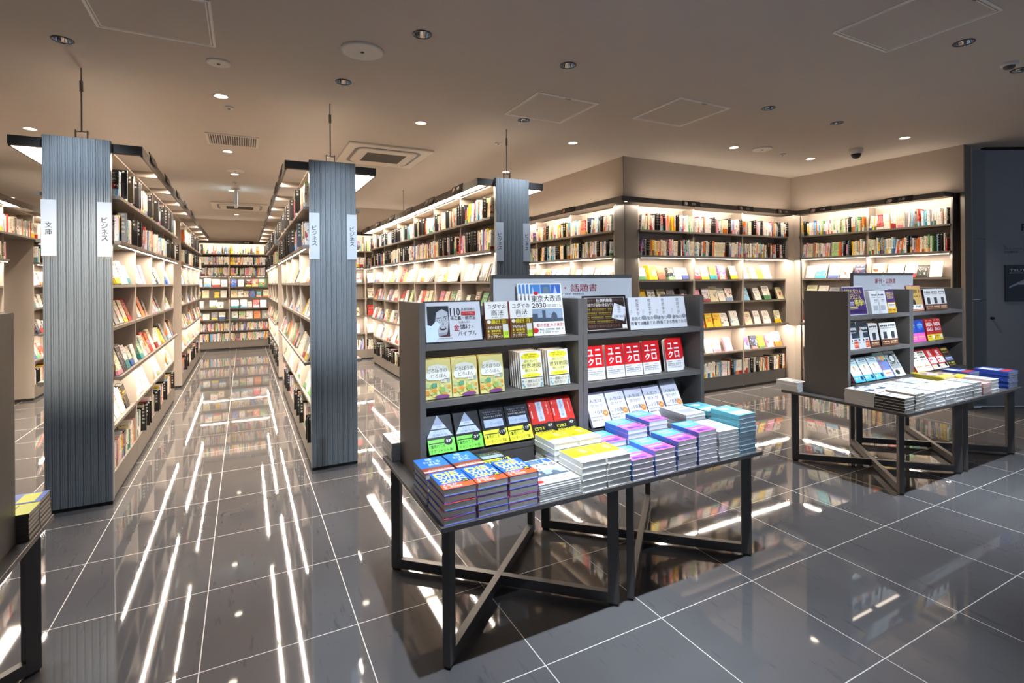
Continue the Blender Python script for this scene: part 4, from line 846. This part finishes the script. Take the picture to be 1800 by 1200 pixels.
rear('q10', [5.02, 5.15], 3, ['by the middle panel', 'beside the red ones'], 1, .003); rear('q11', [5.29, 5.425], 3, ['beside the cream ones', 'beside the dark one'], 1, .003); rear('q12', [5.57], 3, ['by the last side panel'])
# ---- left table
D('l1', .150, .205, .0155, '2a5ab0', [('r', .1, .1, .9, .4, 'e0dc3a'), ('g', .1, .6, .9, .8, 'f0e86a', 6)], 'blue and yellow book', spinecol='4a4038')
D('l2', .150, .205, .0155, 'd9d63a', [('g', .1, .3, .9, .5, '30301a', 6), ('g', .2, .6, .7, .8, '5a5a20', 5)], 'lime yellow book', spinecol='5a4c40')
D('l1', .122, .188, .0155, '5d5650', [('r', 0, 0, 1, 1, '2a5ab0'), ('r', .1, .1, .9, .4, 'e0dc3a'), ('g', .1, .6, .9, .8, 'f0e86a', 6)], 'blue and yellow book', spinecol='4a4038', spine='R', board=.0008); D('l2', .118, .188, .0155, '665e50', [('r', 0, 0, 1, 1, 'd9d63a'), ('g', .1, .3, .9, .5, '30301a', 6)], 'lime yellow book', spinecol='5a4c40', board=.0008)
stack('l1', -.795 - .061, 2.660 - .094, 6, 'the far stack on the left table', 'left table stacks', PI / 2); stack('l2', -.795 - .059, 2.537 - .094, 6, 'the near stack on the left table', 'left table stacks', PI / 2)

# ------------------------------------------------------------------ the far mass of shelf books
o = link('shelf_books', STUFF.mesh('shelf_books')); o['kind'] = 'stuff'
tag(o, 'hundreds of small shelved books filling the farther bays', 'books')

# ------------------------------------------------------------------ ceiling fixtures
def downlight(x, y, cool, label, watts, ang=100, blend=.5, tgt=None, tint=None):
    t = thing('downlight', label, 'ceiling light', TR(x, y, CZ), 'ceiling downlights')
    MB().lathe([(.0485, .0), (.058, -.0005), (.058, -.004), (.048, -.004), (.048, 0)], BLACK if cool else WHITE, 28).build('trim_ring', t, 0, True)
    if cool:
        MB().lathe([(.0475, .0005), (.044, .02), (.036, .045), (.028, .06)], CHROME, 28).build('reflector', t, 0, True)
        MB().lathe([(.0, .0595), (.028, .0595)], LAMPC, 20).build('lamp', t)
    else:
        MB().lathe([(.0475, .0005), (.047, .012)], WHITE, 28).build('reflector', t, 0, True)
        MB().lathe([(.0, .0115), (.047, .0115)], LAMPW, 20).build('lamp', t)
    if watts:
        l = bpy.data.lights.new('lamp_beam', 'SPOT'); l.energy = watts; l.color = tint or (COOL if cool else WARM); l.spot_size = math.radians(ang); l.spot_blend = blend; l.shadow_soft_size = .025
        lo = link('lamp_beam', l, t); lo.location = (0, 0, -.006)
        if tgt: lo.rotation_euler = (Vector(tgt) - Vector((x, y, CZ))).to_track_quat('-Z', 'Y').to_euler()
for i, (x, y) in enumerate(DOWN_C): downlight(x, y, True, 'chrome downlight in front of the %s fluted pillar' % ORD[i], PILLAR_W, 85, .8)
tn = ['over the aisle side of the front table', 'over the gap behind the front stands', 'over the brown rear stand panel', 'over the last rear stand', 'over the rear table corner', 'by the smoke detector over the rear tables', 'over the front table corner', 'over the pink stacks', 'over the left table', 'behind the left table', 'added out of view to fill the front stands, first', 'added out of view to fill the front stands, second', 'added out of view to brighten the first pillar', 'added out of view to fill the rear stands, first', 'added out of view to brighten the second pillar', 'added out of view to fill the rear stands, second']
for i, (x, y) in enumerate(DOWN_T):
    at_pillar = (x, y) in ((-.97, .2), (0, .2))  # added narrow beams that brighten the first two pillar fronts
    wt, an = (3.0 if x < -.5 else 2.2, 20) if at_pillar else (.95, 34) if y < 1 else (.35, 50) if (x, y) == (-.97, 1.58) else (1.35, 52) if y < 2 else (.30, 70)
    downlight(x, y, True, 'chrome downlight ' + tn[i], SPOT_W * wt, an, .9, AIM.get((x, y)), (1.0, .92, .82) if (x, y) == (-.97, .2) else None)
WN = ['beside the far left island', 'at the mouth of the long aisle', 'between the second and third pillars', 'just past the vent grille', 'beside the far aisle speaker', 'by the third pillar, towards the corner block', 'ahead of the first corner wall bay', 'ahead of where the two wall shelf runs meet', 'past the dome camera, towards the grey wall', 'over the aisle along the corner block side', 'in the far corner beyond the left island', 'next to the hanging exit sign', 'beyond the far air conditioner', 'behind the near air conditioner', 'far down the second aisle', 'far down the aisle along the corner block', 'far down the aisle left of the first pillar']
for i, (x, y) in enumerate(DOWN_W): downlight(x, y, False, 'small bright warm downlight ' + WN[i], WARM_W, 110, .8)
FR = mat('hatch_frame', '#faf4ec', .5)
def hatch(x, y, l, faint=False):
    t = thing('ceiling_hatch', l, 'ceiling hatch', TR(x, y, CZ), 'ceiling hatches'); m = FR; a = .6; f = .014
    MB().box(0, a, 0, f, -.005, 0, m).box(0, a, a - f, a, -.005, 0, m).box(0, f, f, a - f, -.005, 0, m).box(a - f, a, f, a - f, -.005, 0, m).build('outer_frame', t)
    g = .022; MB().box(g, a - g, g, g + .006, -.004, 0, m).box(g, a - g, a - g - .006, a - g, -.004, 0, m).box(g, g + .006, g + .006, a - g - .006, -.004, 0, m).box(a - g - .006, a - g, g + .006, a - g - .006, -.004, 0, m).build('inner_frame', t)
    MB().box(g + .006, a - g - .006, g + .006, a - g - .006, -.003, 0, CEIL).box(.27, .33, .022, .032, -.0065, -.003, STEEL).build('panel', t)
hatch(-.745, 3.15, 'square ceiling hatch over the left aisle entrance'); hatch(2.075, 3.515, 'square ceiling hatch ahead of the third pillar'); hatch(3.19, 3.10, 'faint square ceiling hatch ahead of the corner wall'); hatch(3.19, 1.28, 'square ceiling hatch over the rear table corner')
def disc(name, label, cat, x, y, r, h, m, holes=False, group=None):
    t = thing(name, label, cat, TR(x, y, CZ), group)
    MB().lathe([(r, 0), (r, -h * .6), (r * .9, -h), (r * .82, -h * .9), (.001, -h)], m, 36).build('cover', t, 0, True)
    MB().lathe([(.012, -h - .001), (.010, -h - .004), (.001, -h - .004)], GRILL, 12).build('badge', t)
disc('ceiling_speaker', 'large round white speaker grille in the ceiling', 'speaker', .69, 3.39, .135, .012, WHITE, group='ceiling speakers')
disc('ceiling_speaker', 'round speaker over the far part of the left aisle', 'speaker', -.09, 7.72, .11, .012, WHITE, group='ceiling speakers')
disc('ceiling_speaker', 'round white disc before the corner wall', 'speaker', 5.3, 3.92, .11, .012, WHITE, group='ceiling speakers')
disc('emergency_light', 'small round emergency light ahead of the left aisle', 'ceiling light', -.14, 4.0, .075, .012, WHITE)
disc('ceiling_sensor', 'tiny round sensor over the left aisle', 'sensor', -.1, 4.97, .035, .015, WHITE, group='ceiling sensors'); disc('ceiling_sensor', 'tiny round sensor near the third pillar', 'sensor', 2.45, 5.0, .035, .015, WHITE, group='ceiling sensors'); disc('ceiling_sensor', 'tiny round sensor by the dome camera', 'sensor', 5.75, 3.98, .035, .015, WHITE, group='ceiling sensors'); disc('ceiling_sensor', 'tiny round sensor beyond the vent grille', 'sensor', -.1, 8.6, .035, .015, WHITE, group='ceiling sensors')
t = thing('smoke_detector', 'white smoke detector near the ceiling corner of the frame', 'smoke detector', TR(4.78, 1.59, CZ)); MB().lathe([(.05, 0), (.05, -.012), (.04, -.02)], WHITE, 24, None, True).build('base', t, 0, True); MB().lathe([(.034, -.0205), (.03, -.034), (.015, -.04)], GRILL, 20, None, True).build('head', t, 0, True)
t = thing('dome_camera', 'white dome security camera hanging from the ceiling', 'camera', TR(6.31, 3.45, CZ)); MB().lathe([(.07, 0), (.07, -.02), (.062, -.05), (.052, -.058)], WHITE, 28).build('housing', t, 0, True); MB().lathe([(.052, -.058), (.048, -.082), (.034, -.102), (.015, -.112), (.001, -.114)], BLACK, 24).build('dome', t, 0, True)
def aircon(x0, y0, x1, y1, l):
    t = thing('air_conditioner', l, 'air conditioner', TR((x0 + x1) / 2, (y0 + y1) / 2, CZ), 'ceiling air conditioners'); a = (x1 - x0) / 2; b = (y1 - y0) / 2; AC = mat('air_conditioner_white', '#d8cfc0', .45)
    MB().box(-a, a, -b, b, -.022, 0, AC).build('panel', t, .006)
    mb = MB()
    def rr(r, c, z, n=6):
        pts = []
        for cx, cy, a0 in ((r - c, r * b / a - c, 0), (-r + c, r * b / a - c, PI / 2), (-r + c, -r * b / a + c, PI), (r - c, -r * b / a + c, 1.5 * PI)):
            pts += [(cx + c * math.cos(a0 + PI / 2 * i / n), cy + c * math.sin(a0 + PI / 2 * i / n), z) for i in range(n + 1)]
        return pts
    def ring(mb, r0, r1, c0, c1, z0, z1, m):
        p, q = rr(r0, c0, z0), rr(r1, c1, z1)
        for i in range(len(p)): j = (i + 1) % len(p); mb.poly([p[i], p[j], q[j], q[i]], m)
    ring(mb, a * .80, a * .72, .12, .10, -.0225, -.0232, BLACK); mb.build('outlet_slot', t)
    mb = MB(); ring(mb, a * .72, a * .70, .1, .1, -.0225, -.034, AC); mb.poly(rr(a * .70, .1, -.034), AC); mb.build('centre_panel', t)
    mb = MB()
    for i in range(22):
        y = -b * .42 + i * b * .84 / 21; mb.box(-a * .48, a * .48, y, y + .006, -.0365, -.0342, GRILL)
    mb.build('intake_grille', t)
aircon(1.0, 5.60, 1.93, 6.56, 'ceiling air conditioner cassette behind the second pillar'); aircon(-.53, 10.75, .42, 11.7, 'far ceiling air conditioner cassette over the left aisle')
t = thing('air_vent', 'rectangular slotted air vent over the left aisle', 'vent', TR(-.33, 5.88, CZ)); MB().box(0, .48, 0, .024, -.01, 0, WHITE).box(0, .48, .416, .44, -.01, 0, WHITE).box(0, .024, .024, .416, -.01, 0, WHITE).box(.456, .48, .024, .416, -.01, 0, WHITE).build('frame', t); MB().box(.024, .456, .024, .416, -.002, 0, GRILL).build('backing', t)
mb = MB()
for i in range(20): mb.box(.03 + i * .0215, .038 + i * .0215, .024, .416, -.010, -.002, WHITE)
mb.build('slats', t)
t = thing('exit_sign', 'thin white exit sign hanging edge-on far along the aisle', 'sign', TR(-.1, 9.2, CZ)); MB().lathe([(.07, 0), (.07, -.02)], WHITE, 20, None, True).build('mount', t); MB().lathe([(.008, -.02), (.008, -.06)], STEEL, 10).build('stem', t)
MB().box(-.025, .025, -.20, .20, -.28, -.06, mat('exit_sign_white', '#e8e8e8', .4)).build('housing', t)
EX = mat('exit_sign_face', (.55, .85, 1.0), .4, 0, 3.0)
for s in (-1, 1): MB().poly([(s * .0255, -.19, -.27), (s * .0255, .19, -.27), (s * .0255, .19, -.07), (s * .0255, -.19, -.07)], EX).build('lit_face', t)
